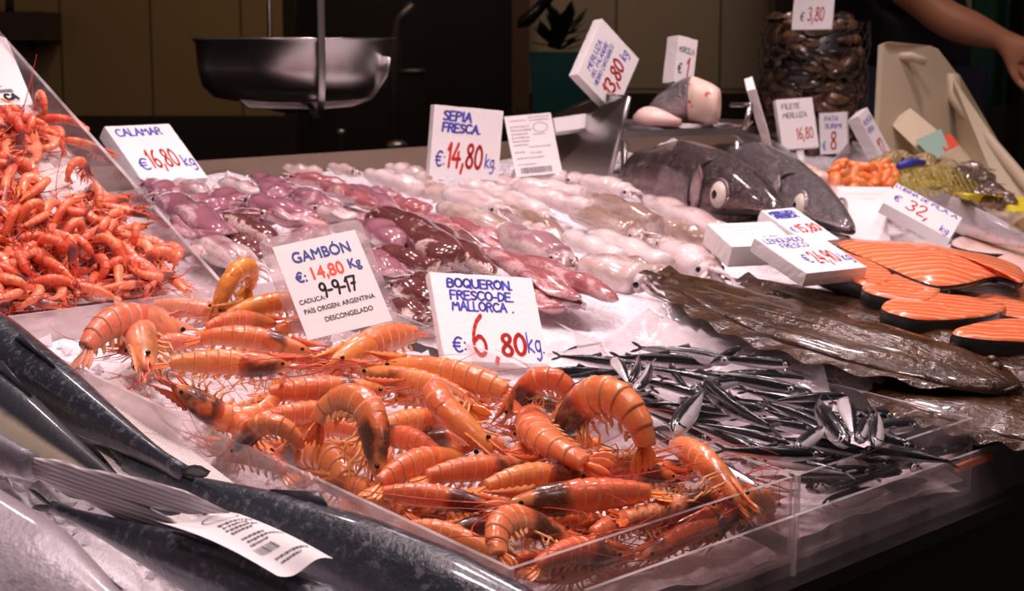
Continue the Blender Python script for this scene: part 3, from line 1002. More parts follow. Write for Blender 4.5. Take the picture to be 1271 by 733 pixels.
# eye pixel, tail pixel, height over the rim, curl, roll, mats, length, label
GP = [
 ((355, 455), (184, 453), .006, 10, 8, RED, None, 'straight orange prawn with dark head pointing right, just behind the upward curled prawn'),
 ((219, 480), (350, 466), .014, 105, 152, RED, None, 'prawn with head raised at left and belly curled upward, beside left acrylic wall'),
 ((292, 560), (374, 574), -.012, 150, 16, RED, None, 'tightly arched prawn at left acrylic wall, below the upward curled prawn'),
 ((474, 485), (306, 492), -.001, 12, 0, RED, None, 'straight orange prawn with black eye pointing right, tail behind the upward curled prawn'),
 ((441, 509), (300, 524), -.010, 10, -8, RED, None, 'long dark shiny headed prawn pointing right, in the dip under the straight prawn'),
 ((468, 588), (386, 556), .002, 165, 24, RED, None, 'prawn curled over with spotted head facing down, middle of the left acrylic wall'),
 ((412, 452), (532, 414), .006, 18, -12, RED, None, 'prawn with an orange tail fan sticking out right under the laminated price card'),
 ((480, 456), (655, 499), .008, 20, -6, RED, None, 'long orange prawn with dark neck pointing left, nearest the foam anchovy price sign'),
 ((606, 564), (606, 520), .010, 190, -58, RED, .140, 'big hairpin folded prawn with glossy dark blotched head, centre of the tray'),
 ((652, 504), (772, 598), .014, 62, 78, RED, None, 'prawn with pale legs up and tail running down right, centre of the tray'),
 ((690, 540), (806, 592), .006, 150, 6, RED, None, 'large prawn arched in a C along the right acrylic divider'),
 ((806, 566), (684, 577), .004, 20, 158, RED, None, 'belly up prawn with orange legs showing, inside the arch of the large curled prawn'),
 ((836, 592), (704, 592), -.014, 28, 0, RED, None, 'dark banded prawn lying under the belly up prawn near the right divider'),
 ((908, 614), (838, 562), -.010, 40, -20, RED, .135, 'brownish prawn at the front right tray corner with its tail at the divider'),
 ((634, 626), (834, 612), .002, 8, 0, RED, None, 'long straight prawn with black eye pointing left, foremost across the tray front'),
 ((604, 628), (452, 612), -.003, 15, 0, RED, None, 'prawn with dark head pointing right, meeting the foremost straight prawn head to head'),
 ((657, 580), (505, 598), .002, 16, -4, RED, None, 'glossy banded prawn with green spot behind the eye, second row from the tray front'),
 ((722, 592), (580, 614), -.001, 25, 0, RED, None, 'smooth orange prawn whose head hides under the pointed tail, near the tray front'),
 ((575, 572), (452, 618), -.004, 35, 8, RED, None, 'reddish prawn behind the glossy banded prawn, beside the curled spotted headed one'),
 ((462, 535), (562, 582), -.012, 28, -10, RED, None, 'translucent reddish prawn deep between the dark headed prawn and the hairpin prawn'),
 ((452, 464), (602, 506), .0, 15, -10, RED, None, 'red backed prawn lying along the near side of the long dark necked prawn'),
 ((520, 456), (632, 473), -.008, 10, 0, RED, None, 'short stretch of orange prawn showing behind the long dark necked prawn'),
 ((640, 516), (692, 525), -.004, 180, 4, RED, .11, 'rounded curled prawn back between the central pale legged prawn and the divider'),
 ((222, 418), (93, 460), .000, 70, 18, PALE, None, 'pale pink arched prawn on ice at the left end of the tray'),
 ((178, 460), (226, 392), .004, 62, -55, PALE, None, 'pale prawn facing front beside the pale pink arched one'),
 ((150, 436), (268, 428), -.004, 24, 10, PALE, None, 'pale prawn with many red whiskers lying left of the straight dark headed prawn'),
 ((380, 436), (226, 424), .004, 28, 0, RED, None, 'prawn with glossy purple grey head pointing right to the corner of the laminated card'),
 ((264, 388), (304, 376), .010, 185, 10, GOLD, .112, 'golden prawn curled into a loop against the back wall of the tray'),
 ((284, 388), (402, 374), .010, 14, 0, GOLD, None, 'golden prawn with dark spots pointing left, lying in front of the golden loop'),
 ((330, 404), (252, 414), .000, 40, 0, RED, None, 'orange prawn half hidden by the left edge of the laminated card'),
 ((300, 398), (172, 380), .002, 18, 0, PALE, None, 'prawn with open orange tail fan at the back wall of the tray'),
 ((345, 566), (446, 640), -.034, 60, -10, RED, None, 'reddish prawn seen through the left acrylic wall, halfway along'),
 ((606, 690), (492, 662), -.020, 35, 4, RED, None, 'banded prawn pressed to the left acrylic wall near the front corner'),
 ((694, 674), (640, 712), -.012, 115, 50, RED, .12, 'prawn with pale legs upward at the front left tray corner'),
 ((764, 690), (646, 716), -.022, 40, 0, RED, None, 'pinkish prawn behind the front acrylic wall at the left corner'),
 ((798, 690), (902, 650), -.030, 20, 0, RED, None, 'prawn with black blotch behind the middle of the front acrylic wall'),
 ((880, 668), (958, 655), -.026, 110, 0, RED, None, 'rounded orange prawn behind the front acrylic wall at the right corner'),
 ((886, 612), (758, 645), -.006, 20, 150, RED, None, 'belly up red prawn with spiky legs along the front right rim'),
 ((262, 556), (372, 600), -.026, 30, 0, RED, None, 'prawn seen blurred through the misted left wall below the arched tail'),
 ((700, 552), (610, 596), -.016, 30, 0, RED, None, 'shaded prawn lying under the hairpin prawn and the pointed tail'),
 ((560, 520), (430, 552), -.016, 20, 0, RED, None, 'shaded prawn lying under the curled spotted headed prawn'),
 ((400, 600), (520, 650), -.024, 30, 0, RED, None, 'prawn behind the left acrylic wall below the curled spotted headed one'),
 ((560, 660), (690, 650), -.020, 20, 0, RED, None, 'deep prawn in the dark gap under the foremost straight prawn'),
 ((830, 640), (720, 672), -.018, 20, 30, RED, None, 'deep prawn under the belly up spiky one at the front rim'),
 ((330, 440), (440, 470), -.014, 16, 0, RED, None, 'prawn mostly hidden under the glossy purple grey headed one'),
 ((420, 400), (330, 420), -.006, 30, 0, RED, None, 'prawn tucked right behind the bottom of the laminated card'),
 ((520, 640), (650, 664), -.030, 20, 0, RED, None, 'prawn low behind the left acrylic wall beside its front corner'),
 ((700, 700), (600, 720), -.040, 30, 0, RED, None, 'prawn at the tray bottom behind the front left corner'),
 ((910, 628), (800, 664), -.034, 24, 20, RED, None, 'prawn low behind the front acrylic wall right of the black blotch'),
 ((640, 660), (760, 650), -.030, 24, 0, RED, None, 'prawn in shadow under the long foremost prawn, tail to the right'),
 ((420, 560), (520, 600), -.028, 24, 0, RED, None, 'prawn in shadow under the spotted headed curled prawn'),
 ((520, 545), (640, 560), -.026, 24, 0, RED, None, 'prawn in shadow under the hairpin prawn, tail to the right'),
 ((640, 540), (760, 560), -.024, 24, 0, RED, None, 'prawn in shadow under the pale legged central prawn'),
 ((860, 585), (740, 620), -.030, 24, 0, RED, None, 'prawn in shadow under the dark banded prawn'),
 ((360, 530), (470, 545), -.024, 24, 0, RED, None, 'prawn in shadow under the long dark shiny headed prawn'),
 ((590, 505), (480, 500), -.018, 24, 0, RED, None, 'prawn in shadow between the hairpin prawn and the red backed one'),
 ((690, 505), (590, 488), -.012, 14, 0, RED, None, 'prawn behind the rounded curled back at the divider'),
 ((250, 505), (330, 560), -.026, 24, 0, RED, None, 'prawn low beside the left acrylic wall under the upward curled prawn'),
 ((820, 668), (930, 640), -.040, 30, 10, RED, None, 'prawn against the front acrylic wall, right of centre'),
 ((690, 720), (800, 690), -.040, 24, -10, RED, None, 'prawn against the front acrylic wall, left of centre'),
 ((960, 628), (880, 668), -.046, 50, 0, RED, None, 'prawn against the front acrylic wall at the right corner, lowest'),
 ((730, 660), (840, 640), -.028, 16, 0, RED, None, 'prawn under the belly up spiky prawn, head to the left'),
]
for i, (e, t, off, curl, roll, mats, L, lb) in enumerate(GP):
    at_wall = 'behind the' in lb and 'front acrylic wall' in lb and off > -.032
    WV = (lambda px, py, off: EYE + ray(px, py) * ((TYF + .024) / ray(px, py)[1])) if at_wall else W
    put_prawn('large_prawn', lb, WV(*e, off), WV(*t, off), curl, roll, mats, L=L, group='large prawns in the acrylic tray', floor=pile_floor, seed=100 + i, fat=1.12)

# ------------------------------------------------------------------ small prawns in the steep tray
SMALL = ('small_shell', 'small_head', 'small_shell', 'small_leg')


def small_proto(curl, seed):
    r = random.Random(seed)
    root = empty('small_prawn')
    parts, sp, eye, t0, u0 = build_prawn('small_prawn', SMALL, curl, .070, legs=6, rnd=r, detail=False, nring=10, legr=1.5)
    for nm, mb, mt in parts: mb.build(nm, M[mt], root)
    for sd in (-1, 1):
        m = MB()
        whisker(m, eye + np.array([.003, sd * .002, 0]), unit(t0 + np.array([0, sd * .3, r.uniform(0, .3)])), .085 * r.uniform(.7, 1.5), r, .00080, None, n=10)
        m.build('antenna', M['prawn_whisker'], root)
    return root


PROT = []
for k, cu in enumerate((10, 30, 55, 85, 120, 160, 205, 240)):
    PROT.append((small_proto(cu, 300 + k), cu))


def inpoly(x, y, poly):
    c = False
    n = len(poly)
    for i in range(n):
        (x1, y1), (x2, y2) = poly[i], poly[(i + 1) % n]
        if (y1 > y) != (y2 > y) and x < (x2 - x1) * (y - y1) / (y2 - y1) + x1: c = not c
    return c


BARE = [(46, 182), (84, 182), (136, 206), (166, 240), (150, 250), (122, 244), (96, 276), (60, 272), (24, 222)]
EDGE2 = [(-40, 140), (58, 144), (120, 200), (200, 262), (258, 330), (245, 352), (0, 385), (-190, 400), (-190, 110)]
rs = random.Random(5)
pts = []
tries = 0
while len(pts) < 228 and tries < 30000:
    tries += 1
    px, py = (rs.uniform(-40, 258) if len(pts) < 172 else rs.uniform(-190, -30)), rs.uniform(60, 400)
    if not inpoly(px, py, EDGE2) or inpoly(px, py, BARE): continue
    p = W2(px, py, .014)
    if p[0] > XR2 - .024: continue
    if any(np.linalg.norm(p - q) < .0120 for q in pts): continue
    pts.append(p)
special = [(96, 232, 5, 20), (46, 150, 6, 80), (100, 190, 1, -35), (76, 166, 2, 150)]
pts += [W2(a, b, .010) for a, b, _, _ in special]
items = []
CURLW = {10: 'straight', 30: 'slightly bent', 55: 'bent', 85: 'curved', 120: 'arched', 160: 'hooked', 205: 'curled up', 240: 'tightly curled'}
for i, p in enumerate(pts):
    k = rs.randrange(8)
    yaw = rs.uniform(0, 360)
    if i >= len(pts) - 4: _, _, k, yaw = special[i - len(pts) + 4]
    pr, cu = PROT[k]
    o = copy_tree(pr)
    if p[0] > XR2 - .06 or (p - F2) @ D2 > .44:
        for ch in list(o.children):
            if ch.name.startswith('antenna'): bpy.data.objects.remove(ch)
    a = math.radians(yaw)
    d = unit(np.array([math.cos(a), 0, 0]) + D2 * math.sin(a))
    roll = rs.choice((0, 15, -20, 75, -75, 90, -90, 40, -40, 160))
    if i >= len(pts) - 4: roll = 15
    Mx = frame(p + d * .03, p - d * .03, roll, N2 + np.array([rs.uniform(-.25, .25), rs.uniform(-.25, .25), 0]))
    o.matrix_world = Mx
    o.location = Vector(p + N2 * rs.uniform(-.004, .016))
    o['category'] = 'prawn'; o['group'] = 'small prawns in the steep tray'
    items.append((o, CURLW[cu] + ' small prawn'))
for pr, cu in PROT:
    for ch in list(pr.children): bpy.data.objects.remove(ch)
    bpy.data.objects.remove(pr)
rank_labels(items, 13, 'the steep tray')

# white woven mats
g = G('woven_white_mat')
wv = g.n('TexWave', wave_type='BANDS', bands_direction='X'); wv.inputs['Scale'].default_value = 75
wv2 = g.n('TexWave', wave_type='BANDS', bands_direction='Y'); wv2.inputs['Scale'].default_value = 75
for q in (wv, wv2): g.put(q.inputs['Vector'], g.obj())
h = g.math('MULTIPLY', wv.outputs['Fac'], wv2.outputs['Fac'])
g.set(Base_Color=g.mix(h, (.62, .55, .52), (.85, .79, .77)), Roughness=.8)
g.bump(h, .7, .002)
M['mat'] = g.mt
m = MB()
m.grid(24, 24, lambda u, v: T2(.62 + .36 * u, .02 + .52 * v, .011 + .004 * nz3(u, v, 4, 2.) + .002 * math.sin(9 * v)))
tag(m.build('woven_mat', M['mat']), 'white woven mat under the small prawns in the steep tray', 'mat')

# ------------------------------------------------------------------ anchovies
def fish_spine(L, bend, droop=0.0, N=22, s0=0.0):
    s = np.linspace(0, 1, N)
    th = math.radians(bend) * (s ** 1.3)
    dr = math.radians(droop) * (s - .5)
    d = np.stack([-np.cos(th) * np.cos(dr), -np.sin(th) * np.cos(dr), -np.sin(dr)], 1)
    P = np.zeros((N, 3))
    for i in range(1, N): P[i] = P[i - 1] + (d[i] + d[i - 1]) / 2 * L / (N - 1)
    ch = P[0] - P[-1]
    a = math.atan2(ch[1], ch[0])
    R = np.array([[math.cos(a), math.sin(a), 0], [-math.sin(a), math.cos(a), 0], [0, 0, 1]])
    P, d = P @ R.T, d @ R.T
    c = (P[0] + P[-1]) / 2
    return s, P - c, -d


def fish_frames(T):
    S = [unit(np.cross(np.array([0, 0, 1.0]), t)) for t in T]
    U = [np.cross(t, s_) for t, s_ in zip(T, S)]
    return S, U


def build_fish(L, bend, prof, wid, droop=0., eye=.02, fork=.16, finw=.5, mats=('anchovy', 'anchovy_fin'), dorsal=((.45, .58, .05),), pect=.0, belly=1.0, n=14, gill=True, N=26):
    """prof: (s, half height) pairs relative to L; the tail fin is the last part."""
    s, P, T = fish_spine(L, bend, droop, N)
    S, U = fish_frames(T)
    body_end = 1 - fork * .8
    k = [i for i in range(N) if s[i] <= body_end]
    px, ph = zip(*prof)
    h = np.interp(s, px, ph) * L
    out = []
    m = MB()
    m.loft([P[i] for i in k], [S[i] for i in k], [U[i] for i in k], h[k] * wid, h[k], h[k] * belly, n=n, u=[s[i] for i in k])
    if gill:   # gill cover: a thin raised plate on each side
        for sd in (-1, 1):
            q = .15
            i = int(q * (N - 1))
            hh = h[i]
            m.leaf(P[i] + S[i] * sd * hh * wid * .86 + T[i] * .02 * L, -T[i] + U[i] * -.12, U[i], .075 * L, hh * .72, .004 * L, nl=5, u0=.12, u1=.2)
    out.append(('body', m, mats[0]))
    m = MB()
    b = P[k[-1]]
    t, u = -T[-1], U[-1]
    for sd in (-1, 1):
        m.leaf(b - t * .01 * L, t + u * sd * finw, u, fork * L * 1.05, min(.022, fork * .12) * L, .0035 * L, nl=5, tip=.1)
    m.leaf(b - t * .015 * L, t, u, fork * L * .45, min(.030, fork * .16) * L, .004 * L, nl=4)
    out.append(('tail_fin', m, mats[1]))
    for a0, a1, fh in dorsal:
        m = MB()
        i0, i1 = int(abs(a0) * (N - 1)), int(a1 * (N - 1))
        sg = 1 if fh > 0 else -1
        loop = [P[i] + U[i] * sg * h[i] * .9 for i in range(i0, i1 + 1)]
        loop += [P[i1] + U[i1] * sg * (h[i1] * .95 + .1 * abs(fh) * L) - T[i1] * .02 * L, P[i0] + U[i0] * sg * (h[i0] * .9 + abs(fh) * L) - T[i0] * .03 * L]
        m.prism([q - S[i0] * .002 * L for q in loop], S[i0] * .004 * L)
        out.append(('fin', m, mats[1]))
    if pect:
        for sd in (-1, 1):
            m = MB()
            i = int(.24 * (N - 1))
            m.leaf(P[i] + S[i] * sd * h[i] * wid * .96 - U[i] * h[i] * .1, -T[i] + S[i] * sd * .18 - U[i] * .15, U[i], pect * L, pect * L * .14, .004 * L, nl=6)
            out.append(('pectoral_fin', m, mats[1]))
    if eye:
        i = max(1, int(.065 * (N - 1)))
        for sd in (-1, 1):
            e = P[i] * .6 + P[i + 1] * .4 + S[i] * sd * h[i] * wid * .82 + U[i] * h[i] * .22
            m = MB(); m.ball(e, (eye * L, eye * L * .5, eye * L), 10, 6, S=np.array([T[i], S[i], U[i]]))
            m2 = MB(); m2.ball(e + S[i] * sd * eye * L * .32, (eye * L * .55, eye * L * .35, eye * L * .55), 8, 5, S=np.array([T[i], S[i], U[i]]))
            out.append(('eye', m, 'eye_ring', m2))
    return out


def put_fish(name, label, cat, head, tail, roll, group=None, nrm=None, **kw):
    head, tail = np.asarray(head, float), np.asarray(tail, float)
    L = kw.pop('L', None) or np.linalg.norm(head - tail)
    root = empty(name, (0, 0, 0), label, cat, group)
    root.matrix_world = frame(head, tail, roll, nrm)
    for part in build_fish(L, **kw):
        o = part[1].build(part[0], M[part[2]], root)
        if part[0] == 'eye': part[3].build('pupil', M['eye_black'], o)
    return root


APROF = [(0, .008), (.03, .040), (.10, .060), (.22, .075), (.40, .077), (.6, .060), (.8, .032), (.88, .020), (1, .016)]
# head pixel, tail pixel, height, bend, roll, dark?
AN = [
 ((910, 449), (783, 430), .010, 30, 10, 0), ((888, 452), (756, 443), .002, 14, 0, 1), ((770, 452), (708, 444), -.003, 8, 0, 1), ((682, 463), (760, 460), -.004, 6, 0, 1),
 ((765, 464), (700, 470), -.008, 8, -40, 0), ((762, 446), (782, 480), .010, 25, -70, 0), ((783, 474), (792, 440), .012, 10, 20, 1), ((790, 482), (808, 446), .012, 20, 70, 0),
 ((716, 482), (768, 468), -.006, 12, -60, 0), ((738, 488), (806, 478), -.006, 8, -60, 0), ((870, 492), (792, 472), .002, 10, -50, 0), ((853, 518), (772, 493), -.002, 6, 5, 1),
 ((836, 536), (874, 484), .012, 6, -50, 0), ((912, 512), (806, 500), .003, 10, -70, 0), ((833, 452), (866, 488), .008, 25, 40, 1), ((862, 468), (982, 542), .016, 26, 10, 1),
 ((992, 485), (866, 463), .008, 22, 0, 1), ((973, 452), (886, 445), .002, 6, 0, 1), ((990, 485), (916, 474), .004, 8, -30, 0), ((1032, 537), (944, 497), .008, 16, 5, 1),
 ((1052, 492), (954, 499), .006, 8, -50, 0), ((1058, 560), (1014, 488), .016, -34, 20, 1), ((1047, 495), (1060, 545), .012, 16, -80, 0), ((1078, 524), (1046, 506), .008, 6, -20, 1),
 ((1086, 553), (1089, 508), .012, 4, -60, 0), ((1064, 548), (1082, 510), .010, 6, -50, 0), ((1114, 549), (1040, 530), .000, 6, 0, 1), ((968, 548), (872, 527), .008, 8, -60, 0),
 ((920, 553), (862, 530), .006, 6, -30, 0), ((1020, 563), (886, 556), .010, -20, 0, 1), ((986, 558), (1032, 525), .014, 6, -40, 0), ((958, 570), (1040, 585), -.006, 10, -40, 1),
 ((1038, 540), (906, 517), .004, 8, -25, 0), ((1024, 540), (950, 510), .006, 8, -50, 0), ((696, 499), (780, 484), -.012, 8, -60, 0), ((728, 497), (806, 488), -.010, 8, -70, 0),
 ((862, 566), (946, 606), -.004, 6, -60, 0), ((1000, 590), (1112, 566), -.022, 14, -60, 0), ((1088, 560), (1172, 572), -.018, -10, 0, 1), ((1012, 606), (1080, 580), -.032, 8, -40, 0),
 ((884, 476), (800, 458), .006, 14, -10, 0), ((916, 434), (880, 452), .010, 6, -40, 0), ((856, 482), (938, 470), .004, 16, -15, 0), ((940, 508), (862, 500), -.004, 6, 5, 1), ((1000, 512), (1080, 540), .0, 6, 0, 1),
 ((845, 560), (770, 520), -.020, 8, -20, 0), ((880, 545), (800, 510), -.012, 10, 0, 1), ((930, 574), (1020, 572), -.014, 8, 0, 1), ((960, 480), (876, 468), -.004, 8, 0, 1), ((1010, 505), (930, 486), -.002, 8, 0, 1),
 ((1090, 574), (1000, 566), -.018, 10, -30, 0), ((1060, 560), (980, 546), -.008, 12, 10, 1), ((1150, 560), (1080, 582), -.028, 6, -50, 0), ((900, 468), (826, 470), -.004, 8, 0, 1), ((744, 452), (820, 444), -.006, 6, -30, 0),
 ((880, 590), (980, 610), -.030, 6, -50, 0), ((1040, 600), (940, 592), -.030, 6, -60, 0), ((1120, 585), (1030, 600), -.036, 8, -50, 0), ((800, 540), (890, 575), -.022, 6, -20, 0), ((1070, 585), (990, 590), -.020, 8, 0, 1),
]
ra = random.Random(9)
for k in range(34):
    cx_, cy_ = ra.uniform(760, 1090), ra.uniform(450, 585)
    if not inpoly(cx_, cy_, [(700, 455), (790, 440), (900, 445), (1000, 480), (1090, 530), (1120, 560), (1000, 588), (930, 570), (850, 540), (770, 495)]): continue
    a_ = ra.uniform(-.15, .75) + (PI if ra.random() < .4 else 0)
    l_ = ra.uniform(52, 64)
    AN.append(((cx_ - l_ * math.cos(a_), cy_ - l_ * .6 * math.sin(a_)), (cx_ + l_ * math.cos(a_), cy_ + l_ * .6 * math.sin(a_)), -.014, ra.uniform(-16, 16), ra.uniform(-60, 30), ra.random() < .36))
for k, (hx, hy, tx, ty) in enumerate(((1000, 604, 1096, 590), (1116, 578, 1030, 612), (1052, 590, 1140, 566), (1176, 560, 1090, 584), (1020, 630, 1110, 604), (1130, 584, 1204, 560), (1000, 582, 1070, 566), (1150, 598, 1070, 616))):
    AN.append(((hx, hy), (tx, ty), 'wall', 6 + k, -50 if k % 3 else 5, k % 3 == 0))
items = []
for i, (h, t, off, bd, roll, dk) in enumerate(AN):
    off2 = 0.0 if off == 'wall' else off + .002
    WA = (lambda px, py, o_: EYE + ray(px, py) * ((TYF + .014 + .006 * (i % 3)) / ray(px, py)[1])) if off == 'wall' else W
    o = put_fish('anchovy', None, 'anchovy', WA(*h, off2), WA(*t, off2), roll, group='anchovies in the acrylic tray', bend=bd, prof=APROF, wid=.62, eye=.026, fork=.13, finw=.42,
                 mats=('anchovy_dark' if dk else 'anchovy', 'anchovy_fin'), dorsal=((.46, .56, .045),), n=12, N=20, L=max(.088, min(.135, np.linalg.norm(WA(*h, off2) - WA(*t, off2)))))
    items.append((o, ('bent ' if abs(bd) > 19 else '') + ('dark anchovy' if dk else 'silver anchovy')))
rank_labels(items, 6, 'the anchovy heap')

# ------------------------------------------------------------------ long fish at the lower left
BP = [(0, .010), (.04, .032), (.12, .055), (.26, .070), (.42, .070), (.6, .054), (.78, .026), (.86, .015), (1, .012)]
NL = np.array([0, -.1, 1.0])
put_fish('dark_fish', 'long blue black fish nearest the prawn tray, its tail at the acrylic wall', 'fish', W(-130, 352, .012), W(272, 613, .0), 18, bend=4, prof=BP, wid=.72, eye=0, fork=.08, finw=.4,
         mats=('blue_black', 'dark_fin'), dorsal=((.5, .6, .02),), n=24, N=40, belly=1.05)
put_fish('dark_fish', 'blue black fish with cream yellow flank lying left of the long blue black fish', 'fish', W(-190, 388, .004), W(232, 662, -.010), -8, bend=4, prof=BP, wid=.66, eye=0, fork=.08, finw=.4,
         mats=('cream_belly', 'dark_fin'), dorsal=((.5, .6, .02),), n=24, N=40)
put_fish('dark_fish', 'thick dark blue fish under the right half of the paper label', 'fish', W(760, 830, -.010), W(120, 560, -.016), 10, bend=-5, prof=BP, wid=.75, eye=0, fork=.07, finw=.3,
         mats=('blue_black', 'dark_fin'), dorsal=((.5, .6, .02),), n=24, N=40)
put_fish('dark_fish', 'dark backed fish under the left half of the paper label', 'fish', W(560, 840, -.012), W(30, 615, -.010), -12, bend=3, prof=BP, wid=.7, eye=0, fork=.07, finw=.3,
         mats=('blue_black', 'dark_fin'), dorsal=((.5, .6, .02),), n=24, N=40)
put_fish('silver_fish', 'silver grey fish narrowing to a spread tail fin above the paper label', 'fish', W(-340, 420, .030), W(236, 650, .016), 10, bend=6, prof=[(0, .01), (.1, .09), (.3, .105), (.45, .092), (.56, .062), (.64, .034), (.70, .024), (1, .02)], wid=.6, eye=0, fork=.34, finw=.10,
         mats=('silver_grey', 'silver_fin'), dorsal=((.25, .5, .02),), pect=0, n=24, N=40)
put_fish('silver_fish', 'plump white bellied fish lying lowest at the left under the silver tail', 'fish', W(-230, 580, .024), W(300, 880, .006), -35, bend=-5, prof=[(0, .02), (.12, .085), (.32, .112), (.55, .10), (.75, .05), (.86, .025), (1, .02)], wid=.62, eye=0, fork=.1, finw=.3,
         mats=('white_belly', 'fish_fin'), dorsal=((.3, .7, .02),), n=24, N=40)
put_fish('silver_fish', 'grey fish edge at the bottom left corner below the white bellied fish', 'fish', W(-260, 690, .02), W(50, 900, .0), 10, bend=0, prof=BP, wid=.7, eye=0, fork=.08, finw=.3,
         mats=('silver_grey', 'fish_fin'), dorsal=((.5, .6, .02),), n=20, N=30)
m = MB()
ma, mb_, mc, md = W(60, 500, -.018), W(150, 470, -.022), W(330, 640, -.020), W(225, 665, -.016)
m.grid(26, 14, lambda u, v: (ma * (1 - u) + md * u) * (1 - v) + (mb_ * (1 - u) + mc * u) * v + np.array([0, 0, .004 * math.sin(6 * u + 2 * v)]))
tag(m.build('woven_mat', M['mat']), 'white woven mat showing between the long dark fish', 'mat')

# ------------------------------------------------------------------ writing
GL = {
 'A': (6, '0,0 3,10 6,0;1,4 5,4'), 'B': (5, '0,0 0,10 3.5,9.6 4.6,7.6 3.5,5.4 0,5.2;3.2,5.4 5,3.6 4.4,.8 2.6,0 0,0'), 'C': (5.5, '5.5,8.6 3.8,10 1.6,9.4 0,6.5 0,3.4 1.6,.6 3.8,0 5.5,1.4'),
 'D': (5, '0,0 0,10 3,9.2 5,6.6 5,3.4 3,.8 0,0'), 'E': (4.5, '4.5,10 0,10 0,0 4.5,0;0,5.2 3.8,5.2'), 'F': (4.5, '4.5,10 0,10 0,0;0,5.2 3.6,5.2'),
 'G': (5.5, '5.3,8.6 3.6,10 1.4,9.2 0,6.4 0,3.4 1.5,.6 3.8,0 5.5,1.4 5.5,4.6 3.2,4.6'), 'I': (1, '.5,0 .5,10'), 'L': (4, '0,10 0,0 4,0'), 'M': (6.5, '0,0 .6,10 3.2,4 5.9,10 6.5,0'),
 'N': (5.5, '0,0 0,10 5.5,0 5.5,10'), 'O': (6, '3,10 .9,8.8 0,6 0,4 .9,1.2 3,0 5.1,1.2 6,4 6,6 5.1,8.8 3,10'), 'P': (4.8, '0,0 0,10 3.4,9.8 4.8,7.8 3.6,5.4 0,5'),
 'Q': (6, '3,10 .9,8.8 0,6 0,4 .9,1.2 3,0 5.1,1.2 6,4 6,6 5.1,8.8 3,10;3.6,2.6 6.4,-.8'), 'R': (5, '0,0 0,10 3.6,9.8 4.8,7.8 3.6,5.6 0,5.2;2.4,5.4 5,0'), 'S': (4.6, '4.5,8.8 2.8,10 .8,9.2 .3,7.2 2,5.6 4.2,4 4.3,1.6 2.6,0 .2,1.2'),
 'U': (5.5, '0,10 0,3 1.4,.5 3,0 4.6,.8 5.5,3.2 5.5,10'), 'Z': (5, '0,10 5,10 0,0 5,0'), 'K': (4.8, '0,0 0,10;4.6,10 0,4.4 4.8,0'), 'H': (5, '0,0 0,10;5,0 5,10;0,5 5,5'), 'T': (5, '0,10 5,10;2.5,10 2.5,0'), 'V': (5, '0,10 2.5,0 5,10'), 'J': (4, '4,10 4,2 2.6,0 .4,1'),
 '0': (5, '2.5,10 .7,8.4 0,5 .7,1.6 2.5,0 4.3,1.6 5,5 4.3,8.4 2.5,10'), '1': (2, '0,7.4 1.6,10 1.3,0'), '2': (5, '.2,7.8 1.4,9.8 3.6,9.8 4.6,7.8 3.4,4.6 0,0 5,.2'), '3': (5, '.3,9 2.4,10 4.4,8.6 4,6.4 2,5.3 4.4,4 4.8,1.8 2.6,0 .1,1.2'),
 '4': (5.4, '3.4,10 0,3.4 5.4,3.6;4,6.4 3.6,0'), '6': (5, '4.4,10 2,8.2 .4,4.6 .4,1.8 2.4,0 4.6,1 4.9,3.4 3,5.2 .8,3.8'), '8': (5, '2.6,5.3 .6,7.2 1.2,9.4 3.4,10 4.6,8.4 3.8,6.2 1.2,4.2 .2,2 1.4,.2 3.6,0 4.9,1.8 4.2,4 2.6,5.3'),
 '9': (5, '4.6,7 3.4,5 1.4,5 .3,7 1,9.4 3,10 4.5,8.8 4.6,5 3.6,0'), '5': (5, '4.6,10 .8,10 .4,5.8 2.8,6.2 4.7,4.2 4.2,1.2 2,0 0,1'), '7': (4.8, '0,10 4.8,9.8 2,0;1.2,5 4.2,5.2'), ',': (1.6, '1,1 0,-2.6'), '.': (1, '.4,.2 .6,.2'), '-': (3, '0,4 3,4'), ':': (1.4, '.6,2 .8,2;.6,6.4 .8,6.4'),
 'e': (6, '6,9 3.8,10 1.6,8.6 .6,5 1.6,1.4 3.8,0 6,1.2;0,6.2 4.6,6.2;0,3.9 4.4,3.9'), 'k': (4.4, '0,0 0,10;3.8,6.4 0,3 4.4,0'), 'g': (4, '3.8,5.6 1.6,6.4 0,4.4 .4,1.6 2.2,.6 3.8,2.2;3.8,6.2 3.8,-2.2 2,-4 .2,-3'), '/': (3, '0,-1 3,10'), "'": (1.4, '0,9.6 1.4,12.4'), ' ': (3, ''),
}


